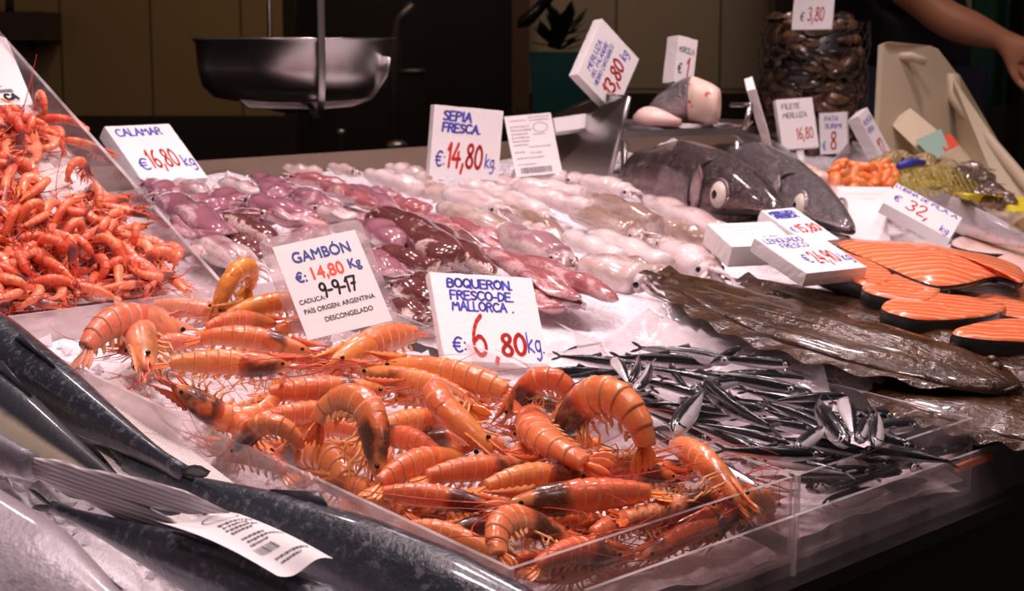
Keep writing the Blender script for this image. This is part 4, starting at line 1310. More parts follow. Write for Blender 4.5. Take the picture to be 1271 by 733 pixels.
def strokes(text, x, y, h, wd, m, y3=.0004, slant=.06, gap=.22, jit=None, origin=None):
    """Marker strokes of a handwritten line on the front face of a board (face at -y)."""
    r = jit or random.Random(len(text) * 7 + int(h * 1e5))
    k = h / 10
    cx = x
    off = origin or (lambda a, b: (a, b))
    for ch in text:
        if ch not in GL: cx += 3 * k; continue
        w, st = GL[ch]
        dy = r.uniform(-.25, .25)
        for s_ in filter(None, st.split(';')):
            pts = [tuple(map(float, q.split(','))) for q in s_.split()]
            if len(pts) > 4:      # rounder curves
                q2 = [pts[0]]
                for a, b in zip(pts[:-1], pts[1:]): q2 += [(a[0] * .75 + b[0] * .25, a[1] * .75 + b[1] * .25), (a[0] * .25 + b[0] * .75, a[1] * .25 + b[1] * .75)]
                pts = q2 + [pts[-1]]
            P = [(cx + (p[0] + slant * p[1]) * k, y + (p[1] + dy) * k) for p in pts]
            for a, b in zip(P[:-1], P[1:]):
                dx, dz = b[0] - a[0], b[1] - a[1]
                l = math.hypot(dx, dz) or 1e-9
                nx, nz_ = -dz / l * wd / 2, dx / l * wd / 2
                q = [(a[0] + nx, a[1] + nz_), (b[0] + nx, b[1] + nz_), (b[0] - nx, b[1] - nz_), (a[0] - nx, a[1] - nz_)]
                m.face([m.vert((*off(*z)[:1], -y3, off(*z)[1])) for z in q[::-1]])
            for a in P:
                ids = [m.vert((off(a[0] + wd / 2 * math.cos(t), a[1] + wd / 2 * math.sin(t))[0], -y3, off(a[0] + wd / 2 * math.cos(t), a[1] + wd / 2 * math.sin(t))[1])) for t in np.linspace(0, 2 * PI, 9)[:-1]]
                m.face(ids)
        cx += (w + gap * 10 * .62) * k
    return cx - x


def text_width(text, h, gap=.22): return sum((GL[c][0] + gap * 6.2) * h / 10 for c in text if c in GL)


def handwriting(parent, text, xf, yf, hf, color, w, h, wd=None, rot=False, width=None, name='writing'):
    """xf, yf: lower left of the line as fractions of the board; hf: letter height as a fraction."""
    m = MB()
    W_, H_ = (h, w) if rot else (w, h)
    hh = hf * H_
    sq = 1.0
    if width: sq = width * W_ / text_width(text, hh)
    mp = (lambda a, b: ((-w / 2 + (H_ - b)) * 1.0, a)) if rot else (lambda a, b: (a - w / 2, b))
    if rot: mp = lambda a, b: (-(b - H_ / 2), a)
    x0 = xf * W_
    f = lambda a, b: mp(x0 + (a - x0) * sq, b)
    strokes(text, x0, yf * H_, hh, wd or hh * .13, m, origin=f)
    m.build(name, M[color], parent, smooth=False)


def board_mesh(w, h, t, ragged=.0012, seed=0):
    """Foam block with soft ragged edges; front face at y = 0, bottom centre at the origin."""
    m = MB()
    n = 14
    r = random.Random(seed)
    o1 = r.uniform(0, 50)

    def rag(p):
        return np.array([MN.noise(Vector((p[0] * 90 + o1, p[2] * 90, p[1] * 90))) for _ in (0,)] * 1)[0] * ragged
    def pt(u, v, y):
        x, z = (u - .5) * w, v * h
        e = min(u, 1 - u, ) * w
        e2 = min(v, 1 - v) * h
        k = rag((x, y, z))
        x *= 1 - abs(k) * 2 / w; z = z - k * .6 if v > .02 else z
        return np.array([x, y, z])
    front = [[m.vert(pt(i / n, j / n, .0)) for j in range(n + 1)] for i in range(n + 1)]
    mid = {}
    back = [[m.vert(pt(i / n, j / n, t)) for j in range(n + 1)] for i in range(n + 1)]
    for i in range(n):
        for j in range(n):
            m.face((front[i][j], front[i + 1][j], front[i + 1][j + 1], front[i][j + 1]))
            m.face((back[i][j], back[i][j + 1], back[i + 1][j + 1], back[i + 1][j]))
    per = [(i, 0) for i in range(n)] + [(n, j) for j in range(n)] + [(i, n) for i in range(n, 0, -1)] + [(0, j) for j in range(n, 0, -1)]
    rings = [[front[i][j] for i, j in per]]
    for f in (.08, .5, .92):
        ring = []
        for i, j in per:
            p = pt(i / n, j / n, t * f)
            c = np.array([0, p[1], h / 2])
            k = 1.0 + (.006 if f != .5 else .012) + .8 * rag(p + np.array([.3, f * 3, 0])) / w
            ring.append(m.vert(c + (p - c) * k))
        rings.append(ring)
    rings.append([back[i][j] for i, j in per])
    for A, B in zip(rings[:-1], rings[1:]):
        for q in range(len(per)):
            k = (q + 1) % len(per)
            m.face((A[k], A[q], B[q], B[k]))
    return m


def rot_ypr(y, p, r):
    return Matrix.Rotation(y, 4, 'Z') @ Matrix.Rotation(p, 4, 'X') @ Matrix.Rotation(r, 4, 'Y')


def foam_sign(label, loc, ypr, wh, t=.018, group=None, texts=(), seed=0, name='price_sign', cat='sign', rise=0.0):
    root = empty(name, (0, 0, 0), label, cat, group)
    root.matrix_world = Matrix.Translation((loc[0], loc[1], loc[2] + HZ + rise)) @ rot_ypr(*ypr)
    board_mesh(*wh, t, seed=seed).build('foam_board', M['foam'], root, smooth=False)
    for tx in texts:
        kw = dict(tx[6]) if len(tx) > 6 else {}
        handwriting(root, tx[0], tx[1], tx[2], tx[3], tx[4], wh[0], wh[1], width=tx[5], **kw)
    return root


def printed(parent, text, x, y, size, mat, align='LEFT', name='print', bold=0.0, y3=.0005):
    c = bpy.data.curves.new('print', 'FONT')
    c.body = text; c.size = size; c.align_x = align
    o = bpy.data.objects.new('print', c)
    COL.objects.link(o)
    dg = bpy.context.evaluated_depsgraph_get()
    me = bpy.data.meshes.new_from_object(o.evaluated_get(dg))
    bpy.data.objects.remove(o)
    if bold:           # heavier type: the same letters again a hair to the side
        k = len(me.vertices)
        V = [tuple(v.co) for v in me.vertices]; F = [tuple(f.vertices) for f in me.polygons]
        me = bpy.data.meshes.new('print')
        VV, FF = [], []
        for a, (dx, dy) in enumerate(((0, 0), (bold, 0), (bold * .5, bold), (bold * .5, -bold * .3))):
            VV += [(x + dx, y + dy, z + a * 1e-5) for x, y, z in V]; FF += [tuple(i + a * k for i in f) for f in F]
        me.from_pydata(VV, [], FF)
    me.materials.clear(); me.materials.append(M[mat])
    q = bpy.data.objects.new(name, me)
    COL.objects.link(q)
    q.parent = parent
    q.matrix_local = Matrix.Translation((x, -y3, y)) @ Matrix.Rotation(PI / 2, 4, 'X')
    return q


def fine_print(parent, w, h, lines, mat='ink_grey', seed=0, y3=.0004, bars=None, oval=None, name='fine_print'):
    """Tiny printed lines of a delivery label: rows of short dashes too small to read, a bar code and a stamp."""
    r = random.Random(seed)
    m = MB()
    def rect(x0, x1, z0, z1): m.face([m.vert((x, -y3, z)) for x, z in ((x0, z0), (x1, z0), (x1, z1), (x0, z1))])
    for (xa, xb, z, hh) in lines:
        x = xa
        while x < xb:
            l = r.uniform(.008, .03)
            if x + l > xb: break
            xx = x
            while xx < x + l - .003:
                rect((xx - .5) * w, (xx + .003 - .5) * w, z * h, (z + hh * r.uniform(.5, 1)) * h); xx += .0052
            x += l + .012
    if bars:
        xa, xb, z0, z1 = bars
        x = xa
        while x < xb:
            l = r.choice((.006, .01, .016)); rect((x - .5) * w, (x + l - .5) * w, z0 * h, z1 * h); x += l + r.choice((.006, .012))
    if oval:
        ox, oz, a, b = oval
        n = 28
        for i in range(n):
            t0, t1 = 2 * PI * i / n, 2 * PI * (i + 1) / n
            q = [((ox + a * k * math.cos(t) - .5) * w, (oz + b * k * math.sin(t)) * h) for t, k in ((t0, 1), (t1, 1), (t1, .93), (t0, .93))]
            m.face([m.vert((x, -y3, z)) for x, z in q])
    return m.build(name, M[mat], parent, smooth=False)


B_, R_, K_ = 'ink_blue', 'ink_red', 'ink_black'
foam_sign('foam price sign with blue CALAMAR and red 16,80, behind the squid', (1.2714, 1.9235, -.1932), (.0299, -.8943, .0045), (.1089, .1167), .022, texts=[
    ('CALAMAR', .10, .81, .13, B_, .70, {'wd': .0026}), ('e', .12, .20, .20, B_, None), ('16,80', .30, .24, .30, R_, .46, {'wd': .005}), ('kg', .80, .22, .20, B_, .18)], seed=1)
foam_sign('upright foam price sign with blue SEPIA FRESCA and red 14,80', (1.7183, 1.8085, -.2108), (-.4483, -.0452, .1015), (.1125, .1083), .020, texts=[
    ('SEPIA', .14, .80, .13, B_, .42, {'wd': .003}), ('FRESCA.', .14, .64, .12, B_, .56, {'wd': .003}), ('e:', .07, .14, .22, B_, .15, {'wd': .0032}), ('14,80', .24, .15, .33, R_, .52, {'wd': .006}), ('kg.', .79, .17, .19, B_, .17, {'wd': .0028})], seed=2)
foam_sign('foam price sign with blue BOQUERON FRESCO DE MALLORCA and large red 6,80', (1.1314, 1.1418, -.3231), (-.2615, -.6468, .1463), (.118, .1024), .012, texts=[
    ('BOQUERON.', .15, .84, .10, B_, .64, {'wd': .0021}), ("'", .63, .845, .08, B_, None, {'wd': .0018}), ('FRESCO-DE.', .16, .70, .10, B_, .62, {'wd': .0021}), ('MALLORCA .', .16, .575, .10, B_, .60, {'wd': .0021}), ('e:', .10, .10, .17, B_, .14, {'wd': .0024}),
    ('6', .29, .06, .46, R_, .16, {'wd': .0056}), (',', .49, .04, .22, R_, None, {'wd': .0045}), ('80', .56, .08, .24, R_, .26, {'wd': .0045}), ('kg.', .82, .12, .22, B_, .17, {'wd': .0026})], seed=3)
foam_sign('tilted foam price sign with blue MERLUZA lines and red 13,80, on the steel bin', (2.0341, 1.8164, -.0895), (-.0056, -.1416, .6782), (.1098, .1186), .02, texts=[
    ('MERLUZA', .20, .80, .10, B_, .52, {'rot': True}), ('DEL PALANGRE', .16, .68, .08, B_, .62, {'rot': True}), ('HIERRO CANTABRICO', .10, .56, .08, B_, .72, {'rot': True}), ('13,80', .16, .20, .26, R_, .56, {'rot': True, 'wd': .005}), ('kg', .78, .24, .16, B_, .15, {'rot': True}), ('e', .04, .06, .14, B_, .1, {'rot': True})], seed=4)
foam_sign('white price card with red 3,80 standing on top of the mussels', (2.6783, 1.8314, .0214), (-1.2543, -.2566, -.0126), (.0807, .0709), .004, texts=[('3,80', .38, .24, .38, R_, .42), ('e', .2, .24, .24, K_, .1)], seed=5)
s16 = foam_sign('square foam price sign with red 16,80 on a white stick', (2.4213, 1.6709, -.1908), (-.5863, -.2905, -.0627), (.0706, .0913), .014, texts=[('FILETE', .14, .80, .10, 'ink_grey', .5), ('MERLUZA', .14, .62, .10, 'ink_grey', .66), ('16,80', .44, .18, .22, R_, .46)], seed=6)
m = MB(); m.box((-.0065, .004, -.05), (.0065, .010, .004)); m.build('stick', M['foam'], s16)
foam_sign('narrow foam price sign with large red 8 and blue heading', (2.6609, 1.7589, -.2165), (-1.2, -.0748, -.08), (.054, .0787), .014, texts=[('PATA', .2, .80, .11, B_, .5), ('SURIMI', .2, .62, .11, B_, .62), ('8', .38, .10, .42, R_, .26, {'wd': .004}), ('e', .1, .1, .2, B_, .14)], seed=7)
foam_sign('foam price sign with blue LENGUADO FRESCO and red 24,90 lying on the flatfish', (1.6122, 1.0561, -.2825), (-.0785, -1.1921, .0473), (.1085, .09), .018, texts=[
    ('LENGUADO', .06, .82, .12, B_, .62), ('FRESCO', .2, .66, .12, B_, .44), ('e', .26, .24, .22, B_, .1), ('24,90', .40, .22, .30, R_, .40, {'wd': .0042}), ('kg', .84, .22, .2, B_, .14)], seed=8, rise=.014)
foam_sign('foam price sign with blue smudged heading and red 15 lying by the fish mouths', (1.8069, 1.2077, -.2759), (-.1929, -1.1808, -.0258), (.0628, .0926), .018, texts=[
    ('MERLUZA', .1, .84, .09, B_, .74, {'wd': .003}), ('FRESCA', .14, .72, .09, B_, .66, {'wd': .003}), ('e', .08, .3, .16, B_, .14), ('15,80', .28, .28, .22, R_, .66, {'wd': .0035})], seed=9, rise=.012)
foam_sign('foam price sign with red 32 leaning behind the salmon', (2.0536, 1.2139, -.2687), (-.2289, -.9907, .971), (.1076, .0752), .018, texts=[
    ('LUBINA DE', .02, .82, .14, B_, .5), ('PLAYA', .56, .82, .14, B_, .36), ('e', .08, .30, .26, B_, .1), ('32,', .28, .22, .44, R_, .36, {'wd': .0035}), ('kg', .82, .08, .24, B_, .13)], seed=10, rise=.012)
rl = foam_sign('foam block with printed paper top lying left of the LENGUADO sign', (1.646, 1.1855, -.2696), (-.3722, -1.246, .0298), (.0954, .0678), .028, seed=11, rise=.016, texts=[('LEN', .62, .18, .2, 'ink_grey', .3)])
fine_print(rl, .0954, .0678, [(.08, .9, .8, .05), (.1, .8, .66, .05), (.1, .55, .5, .05)], seed=3)

# laminated card
root = empty('laminated_card', (0, 0, 0), 'laminated price card printed GAMBON 14,80 with black handwritten 9-9-17', 'sign')
root.matrix_world = Matrix.Translation((1.001, 1.2142, -.2893 + HZ)) @ rot_ypr(-.1611, -.5115, -.1205)
w, h = .1213, .1185


def rounded(w, h, r, n=5, x0=0, z0=0):
    out = []
    for cx_, cz_, a0 in ((w / 2 - r, r, -90), (w / 2 - r, h - r, 0), (-w / 2 + r, h - r, 90), (-w / 2 + r, r, 180)):
        for i in range(n + 1):
            a = math.radians(a0 + 90 * i / n)
            out.append(np.array([x0 + cx_ + r * math.cos(a), 0, z0 + cz_ + r * math.sin(a)]))
    return out


m = MB(); m.prism(rounded(w, h, .008), (0, .0012, 0))
m.build('laminate', acrylic('laminate_film', .30, tint=(.90, .84, .84), bumpy=55), root, smooth=False)
m = MB(); m.prism([np.array(q) for q in ((-.049, -.0006, .008), (.051, -.0006, .006), (.050, -.0006, .108), (-.048, -.0006, .108))], (0, .0004, 0))
m.build('paper', M['paper'], root, smooth=False)
for tx, x, y, s, mt, al, bd in (('GAMBÓN', .002, .0865, .0160, 'ink_navy', 'CENTER', .0008), ('€:', -.037, .066, .0145, 'ink_navy', 'LEFT', .0008), ('14,80', -.021, .066, .0185, 'ink_orange', 'LEFT', .0008), ('Kg', .026, .069, .0140, 'ink_navy', 'LEFT', .0008),
                                ('CADUCA:', -.043, .044, .0068, K_, 'LEFT', .0002), ('PAÍS ORIGEN: ARGENTINA', .0, .0335, .0070, K_, 'CENTER', .0002), ('DESCONGELADO', .006, .0215, .0072, K_, 'CENTER', .0002)):
    printed(root, tx, x, y, s, mt, al, bold=bd, y3=.0009)
m = MB(); strokes('9-9-17', -.016, .046, .0150, .0026, m, y3=.0009, gap=.18)
m.build('writing', M[K_], root, smooth=False)


# paper labels
def paper_label(label, loc, ypr, wh, curl, lines, bars, oval, seed, extra=None, flip=False):
    root = empty('paper_label', (0, 0, 0), label, 'label')
    root.matrix_world = Matrix.Translation((loc[0], loc[1], loc[2])) @ rot_ypr(*ypr)
    w, h = wh
    m = MB()
    bend = lambda x, z: curl * ((z / h - .3) ** 2 - .5 * (x / w) * (1 - z / h))
    m.grid(12, 16, lambda u, v: ((u - .5) * w, bend((u - .5) * w, v * h), v * h))
    n0 = len(m.v)
    m.grid(12, 16, lambda u, v: ((u - .5) * w, bend((u - .5) * w, v * h) + .0004, v * h))
    o = m.build('paper', M['paper'], root)
    f = fine_print(root, w, h, lines, seed=seed, bars=bars, oval=oval)
    for vv in f.data.vertices: vv.co.y += bend(vv.co.x, vv.co.z)
    if extra:
        e = printed(root, extra[0], extra[1] * w, extra[2] * h, extra[3], K_, bold=.0005)
    return root


paper_label('printed delivery label with bar code standing right of the SEPIA sign', (1.8632, 1.785, -.213 + HZ), (-.4486, -.3935, -.0739), (.081, .1018), -.006,
            [(.08, .45, .90, .03), (.5, .95, .94, .03), (.5, .92, .89, .03), (.08, .5, .80, .035), (.08, .52, .74, .04), (.08, .42, .68, .035), (.08, .46, .62, .035), (.08, .44, .56, .035), (.55, .8, .66, .03), (.08, .4, .5, .035), (.4, .9, .46, .03), (.08, .3, .38, .04), (.4, .7, .36, .035), (.1, .7, .28, .04), (.08, .5, .18, .03)],
            (.12, .8, .04, .14), (.72, .78, .16, .08), 4)
pl = [(.12, .6, .84, .03), (.12, .5, .78, .03), (.12, .62, .72, .03), (.12, .45, .66, .03), (.12, .6, .56, .03), (.12, .7, .5, .03), (.12, .55, .44, .03), (.12, .8, .2, .035), (.12, .7, .14, .03)]
# label lying on the long dark fish: a real sheet draped between its four corners
root = empty('paper_label', W(300, 680, .02), 'white printed label lying on the long dark fish at the lower left', 'label')
c0 = np.array(root.location)
cq = [W(192, 646, .022), W(299, 638, .026), W(414, 693, .030), W(344, 714, .020)]
m = MB()
sheet = lambda u, v: (cq[0] * (1 - u) + cq[1] * u) * (1 - v) + (cq[3] * (1 - u) + cq[2] * u) * v + np.array([0, 0, .004 * math.sin(PI * v) * (1 - .5 * u) - .003 * math.sin(2 * PI * u)]) - c0
m.grid(14, 18, sheet)
m.build('paper', M['paper'], root)
m = MB()
r = random.Random(2)
du, dv = sheet(.5, .5), None


def onsheet(u, v): return sheet(u, v) + NRM * .0006


def dash(u0, u1, v0, v1): m.face([m.vert(onsheet(*q)) for q in ((u0, v0), (u1, v0), (u1, v1), (u0, v1))])


for v0, ua, ub in ((.22, .45, .85), (.27, .45, .75), (.32, .42, .8), (.37, .42, .66), (.48, .4, .7), (.53, .4, .9), (.58, .36, .62), (.80, .36, .9), (.85, .36, .7)):
    u = ua
    while u < ub:
        l = r.uniform(.012, .05); dash(u, u + l, v0, v0 + .016 + r.uniform(0, .01)); u += l + .014
for i in range(12): dash(.30 + i * .025, .30 + i * .025 + r.choice((.008, .016)), .64, .73)
for i in range(24):
    t0, t1 = 2 * PI * i / 24, 2 * PI * (i + 1) / 24
    m.face([m.vert(onsheet(.62 + .22 * k * math.cos(t), .12 + .055 * k * math.sin(t))) for t, k in ((t0, 1), (t1, 1), (t1, .92), (t0, .92))])
m.build('fine_print', M['ink_grey'], root, smooth=False)
# label at the top left of the steep tray
tl = W2(-30, 45, .03); tr = W2(8, 48, .036); brp = W2(42, 131, .034); bl = W2(-30, 136, .03)
root = empty('paper_label', bl, 'paper label standing over the small prawns at upper left with black letters CA', 'label')
c0 = np.array(bl)
m = MB(); m.grid(8, 8, lambda u, v: (bl * (1 - u) + brp * u) * (1 - v) + (tl * (1 - u) + tr * u) * v - c0 + N2 * .004 * math.sin(3 * u))
m.build('paper', M['paper'], root)
m = MB()
ex = unit(brp - bl); ez = unit(np.cross(np.cross(ex, tl - bl), ex)); en = np.cross(ex, ez)
wl = np.linalg.norm(brp - bl)
strokes('CA', 0, 0, .012, .0032, m, y3=0)
m.v = [tuple(ex * (q[0] + wl * .58) + ez * (q[2] + .010) + np.array(N2) * .0055) for q in m.v]
m.build('print', M[K_], root, smooth=False)
m = MB()
for k in range(3): m.v and None
for k, (a0, a1, z) in enumerate(((.2, .8, .005), (.1, .7, .040), (.1, .6, .045))):
    x = a0 * wl
    while x < a1 * wl:
        m.face([m.vert(ex * xx + ez * zz + np.array(N2) * .0055) for xx, zz in ((x, z), (x + .003, z), (x + .003, z + .0016), (x, z + .0016))]); x += .0045
for k in range(9):
    x = wl * .5 + k * .0026
    m.face([m.vert(ex * xx + ez * zz + np.array(N2) * .0055) for xx, zz in ((x, .026), (x + .0014, .026), (x + .0014, .034), (x, .034))])
m.build('fine_print', M['ink_grey'], root, smooth=False)

# small signs seen from the side
root = foam_sign('small foam price sign with red 1, behind the cut fish on the steel plate', np.array(AT(848, 104, 2.74)) - np.array([0, 0, HZ]), (-.2, -.12, .22), (.043, .080), .03, texts=[('MORCILLA', .1, .66, .12, K_, .8, {}), ('1', .56, .14, .44, R_, .2, {'wd': .004}), ('e', .14, .2, .22, K_, .22)], seed=12)
foam_sign('thick foam sign leaning away right of the figure 8 sign', np.array(AT(1104, 200, 2.98)) - np.array([0, 0, HZ]), (.1, -.42, -.32), (.050, .105), .024, texts=[('ALMEJA', .1, .78, .1, B_, .8), ('VIVA', .1, .62, .1, B_, .6), ('12', .3, .14, .3, R_, .5)], seed=13)
foam_sign('narrow foam sign seen edge on beside the steel plate', np.array(AT(956, 172, 2.72)) - np.array([0, 0, HZ]), (.62, -.30, -.34), (.06, .105), .014, seed=14)
# blank foam slabs and paper behind the salmon
foam_sign('blank foam slab with sloping pink lit face left of the figure 32 sign', W(1062, 296, .0) - np.array([0, 0, HZ]), (-.62, -.75, .12), (.105, .075), .02, seed=15, name='foam_slab', cat='sign')
p = paper_label('white printed paper lying on foam behind the figure 32 sign', W(1092, 262, .022), (-.45, -1.25, .1), (.12, .09), -.004, [(.2, .8, .7, .03), (.2, .6, .5, .03), (.2, .7, .3, .03)], None, None, 9)

# ------------------------------------------------------------------ squid and cuttlefish
def build_squid(L, wd, bend, seed, fins=True, tent=0.5, plump=1.0):
    """Tube with a pointed end (+x), two fins there, and a head with arms at the open end (-x)."""
    r = random.Random(seed)
    N = 22
    s, P, T = fish_spine(L, bend, 0, N)
    S, U = fish_frames(T)
    out = []
    tl = .74 if tent else .97
    ks = [i for i in range(N) if s[i] <= tl]
    pr = np.interp(s[ks] / tl, [0, .03, .12, .35, .7, .92, 1.0], [.05, .34, .66, .97, 1.0, .88, .76]) * wd
    P2_ = P.copy()
    for i in range(N): P2_[i] = P[i] + U[i] * .0016 * math.sin(i * .9 + seed)
    m = MB()
    m.loft([P2_[i] for i in ks], [S[i] for i in ks], [U[i] for i in ks], pr * (1 + .02 * np.sin(np.arange(len(ks)) * .5 + seed)), pr * .68 * plump, pr * .6, n=16, sq=.9)
    out.append(('mantle', m))
    if fins:
        for sd in (-1, 1):
            m = MB()
            i0, i1 = int(.02 * N), int(.48 * N)
            loop = []
            for i in range(i0, i1 + 1):
                f = math.sin(PI * ((i - i0) / (i1 - i0)) ** .75)
                loop.append((i, f))
            top, bot = [], []
            def pt(i, q, f, z):
                k = min(range(len(ks)), key=lambda z_: abs(ks[z_] - i)); w0 = pr[k]
                return P2_[i] + S[i] * sd * (w0 * .8 * (1 - q) + (w0 * .85 + wd * .75 * f) * q) + U[i] * (w0 * .15 - q * q * wd * .30 * f + z + .002 * math.sin(i + q * 3))
            a = [[m.vert(pt(i, q / 4, f, .0012), s[i], .4) for q in range(5)] for i, f in loop]
            b = [[m.vert(pt(i, q / 4, f, -.0012), s[i], -.2) for q in range(5)] for i, f in loop]
            for i in range(len(loop) - 1):
                for q in range(4):
                    m.face((a[i][q], a[i + 1][q], a[i + 1][q + 1], a[i][q + 1])); m.face((b[i][q], b[i][q + 1], b[i + 1][q + 1], b[i + 1][q]))
                m.face((a[i][4], a[i + 1][4], b[i + 1][4], b[i][4]))
            out.append(('fin', m))
    if tent:
        b = P2_[ks[-1]]; t = -T[ks[-1]]; S0, U0 = S[ks[-1]], U[ks[-1]]
        m = MB()
        m.loft([b - t * .01, b + t * .004, b + t * L * .04, b + t * L * .08, b + t * L * .11], [S0] * 5, [U0] * 5, np.array([.5, .62, .7, .62, .35]) * wd, np.array([.4, .45, .5, .42, .25]) * wd, np.array([.4, .45, .45, .4, .25]) * wd, n=12)
        out.append(('head', m))
        for sd in (-1, 1):
            m = MB(); m.ball(b + t * L * .055 + S0 * sd * wd * .60 + U0 * wd * .1, (wd * .14,) * 3, 8, 6)
            out.append(('eye', m))
        for k in range(6):
            m = MB()
            a = 2 * PI * k / 6
            p = b + t * L * .10 + S0 * math.cos(a) * wd * .35 + U0 * math.sin(a) * wd * .22
            pts = [p]
            d = unit(t + S0 * math.cos(a) * .5 + U0 * math.sin(a) * .15)
            for q in range(7):
                d = unit(d + S0 * r.uniform(-.45, .45) + U0 * r.uniform(-.25, .12))
                pts.append(pts[-1] + d * L * tent * .06)
            m.tube(pts, [wd * .13 * (1 - q / 8.5) for q in range(8)], n=6)
            out.append(('tentacle', m))
    return out


def put_squid(name, label, cat, tip, end, off, wpx, roll, mat, group, seed, bend=0, fins=True, tent=.5, plump=1.0):
    a, b = W(*tip, off), W(*end, off)
    L = np.linalg.norm(a - b)
    dep = ((a + b) / 2 - EYE) @ FW
    wd = wpx * dep / FPX / 2
    root = empty(name, (0, 0, 0), label, cat, group)
    root.matrix_world = frame(a, b, roll)
    for nm, m in build_squid(L, wd, bend, seed, fins, tent, plump):
        m.build(nm, M['eye_black'] if nm == 'eye' else M[mat], root)
    return root


QA, QB, QC, QD = 'squid_a', 'squid_b', 'squid_c', 'squid_d'
SQ = [  # pointed end, open end, height, width px, skin
 ((225, 241), (172, 226), .004, 24, QA), ((276, 293), (186, 238), .010, 40, QA), ((262, 242), (222, 228), .000, 22, QD), ((272, 262), (226, 245), .006, 24, QA), ((308, 258), (256, 236), .004, 30, QA),
 ((342, 298), (264, 266), .008, 34, QB), ((328, 240), (276, 226), .000, 20, QD), ((394, 271), (292, 246), .012, 32, QA), ((408, 281), (306, 262), .006, 26, QC), ((356, 244), (314, 230), .004, 20, QA),
 ((374, 241), (318, 221), .000, 22, QA), ((432, 231), (345, 217), .002, 22, QC), ((410, 260), (366, 235), .010, 28, QA), ((446, 272), (380, 259), .008, 24, QD), ((468, 257), (402, 231), .006, 24, QC),
 ((495, 263), (418, 226), .004, 24, QA), ((250, 300), (330, 338), .000, 40, QD), ((494, 304), (446, 272), .016, 34, QA), ((462, 262), (562, 326), .016, 42, QB), ((534, 262), (476, 248), .004, 22, QC),
 ((498, 246), (452, 236), .002, 20, QA), ((494, 340), (458, 310), .006, 24, QA), ((466, 308), (544, 335), .006, 30, QB), ((540, 374), (484, 346), .006, 30, QB), ((562, 366), (506, 338), .010, 28, QB),
 ((568, 288), (516, 266), .010, 24, QC), ((612, 340), (516, 274), .012, 34, QB), ((650, 310), (536, 266), .010, 26, QC), ((718, 371), (570, 298), .014, 32, QC), ((768, 371), (606, 308), .016, 34, QC),
 ((720, 380), (660, 352), .004, 28, QA), ((540, 400), (480, 372), -.004, 30, QB), ((520, 320), (480, 296), .0, 28, QB), ((700, 384), (610, 352), .0, 30, QC), ((330, 318), (275, 300), -.006, 30, QB), ((420, 300), (350, 288), -.008, 30, QA), ((350, 270), (300, 262), -.006, 26, QA), ((240, 262), (186, 240), -.008, 30, QA), ((480, 280), (410, 268), -.008, 26, QA),
]
items = []
nm = {QA: 'purple brown squid', QB: 'cream squid mottled dark brown', QC: 'reddish purple squid', QD: 'pale squid'}
rq = random.Random(3)
for i, (a, b, off, wp, mt) in enumerate(SQ):
    o = put_squid('squid', None, 'squid', a, b, off - .004, wp * 1.32, rq.uniform(-20, 20), mt, 'squid on the ice', i, bend=rq.uniform(-14, 14), fins=i % 3 != 2, tent=(.5 if i % 4 == 0 else 0.0 if i % 4 == 2 else .3))
    items.append((o, nm[mt]))
rank_labels(items, 5, 'the squid')
CA_, CB_ = 'cuttle', 'cuttle_b'
CT = [
 ((550, 239), (640, 268), .006, 30, CA_), ((544, 256), (634, 290), .010, 34, CB_), ((570, 228), (628, 241), .0, 22, CA_), ((612, 242), (694, 276), .010, 30, CA_), ((634, 228), (728, 244), .002, 26, CA_),
 ((640, 239), (738, 261), .008, 30, CA_), ((718, 224), (800, 244), .004, 28, CA_), ((726, 245), (818, 280), .012, 34, CB_), ((800, 246), (902, 292), .010, 34, CA_), ((706, 261), (818, 302), .006, 32, CB_),
 ((730, 288), (830, 332), .012, 34, CA_), ((698, 291), (775, 324), .010, 30, CA_), ((824, 309), (900, 345), .008, 46, CA_), ((716, 330), (824, 357), .010, 50, CA_), ((880, 300), (816, 278), .002, 30, CB_), ((856, 314), (812, 298), .004, 22, CA_),
 ((700, 292), (632, 264), .000, 28, CB_), ((838, 348), (770, 318), .002, 32, CB_), ((622, 288), (724, 336), .016, 48, 'squid_d'), ((452, 216), (522, 236), .006, 30, CA_), ((478, 207), (532, 221), .0, 22, CA_), ((655, 216), (722, 225), .0, 22, CA_), ((516, 230), (562, 247), .0, 26, CA_),
 ((590, 222), (650, 232), -.004, 22, CA_), ((405, 207), (452, 216), -.004, 18, CB_), ((350, 207), (402, 214), -.006, 16, CB_), ((690, 226), (636, 216), -.006, 22, CA_), ((780, 260), (730, 246), -.004, 26, CA_), ((700, 300), (650, 284), -.006, 28, CA_), ((800, 320), (742, 300), -.008, 28, CA_), ((590, 260), (540, 244), -.008, 26, CA_), ((760, 232), (700, 222), -.006, 24, CA_),
]
items = []
for i, (a, b, off, wp, mt) in enumerate(CT):
    o = put_squid('cuttlefish', None, 'cuttlefish', a, b, off - .004, wp * 1.22, rq.uniform(-15, 15), mt, 'cuttlefish on the ice', 50 + i, bend=rq.uniform(-12, 12), fins=False, tent=(.8 if i in (13, 12) else .35 if i % 3 == 0 else 0.0), plump=1.15)
    items.append((o, {CA_: 'plump white cuttlefish', CB_: 'white cuttlefish with brown tinge', 'squid_d': 'large pink cuttlefish'}[mt]))
rank_labels(items, 5, 'the cuttlefish')

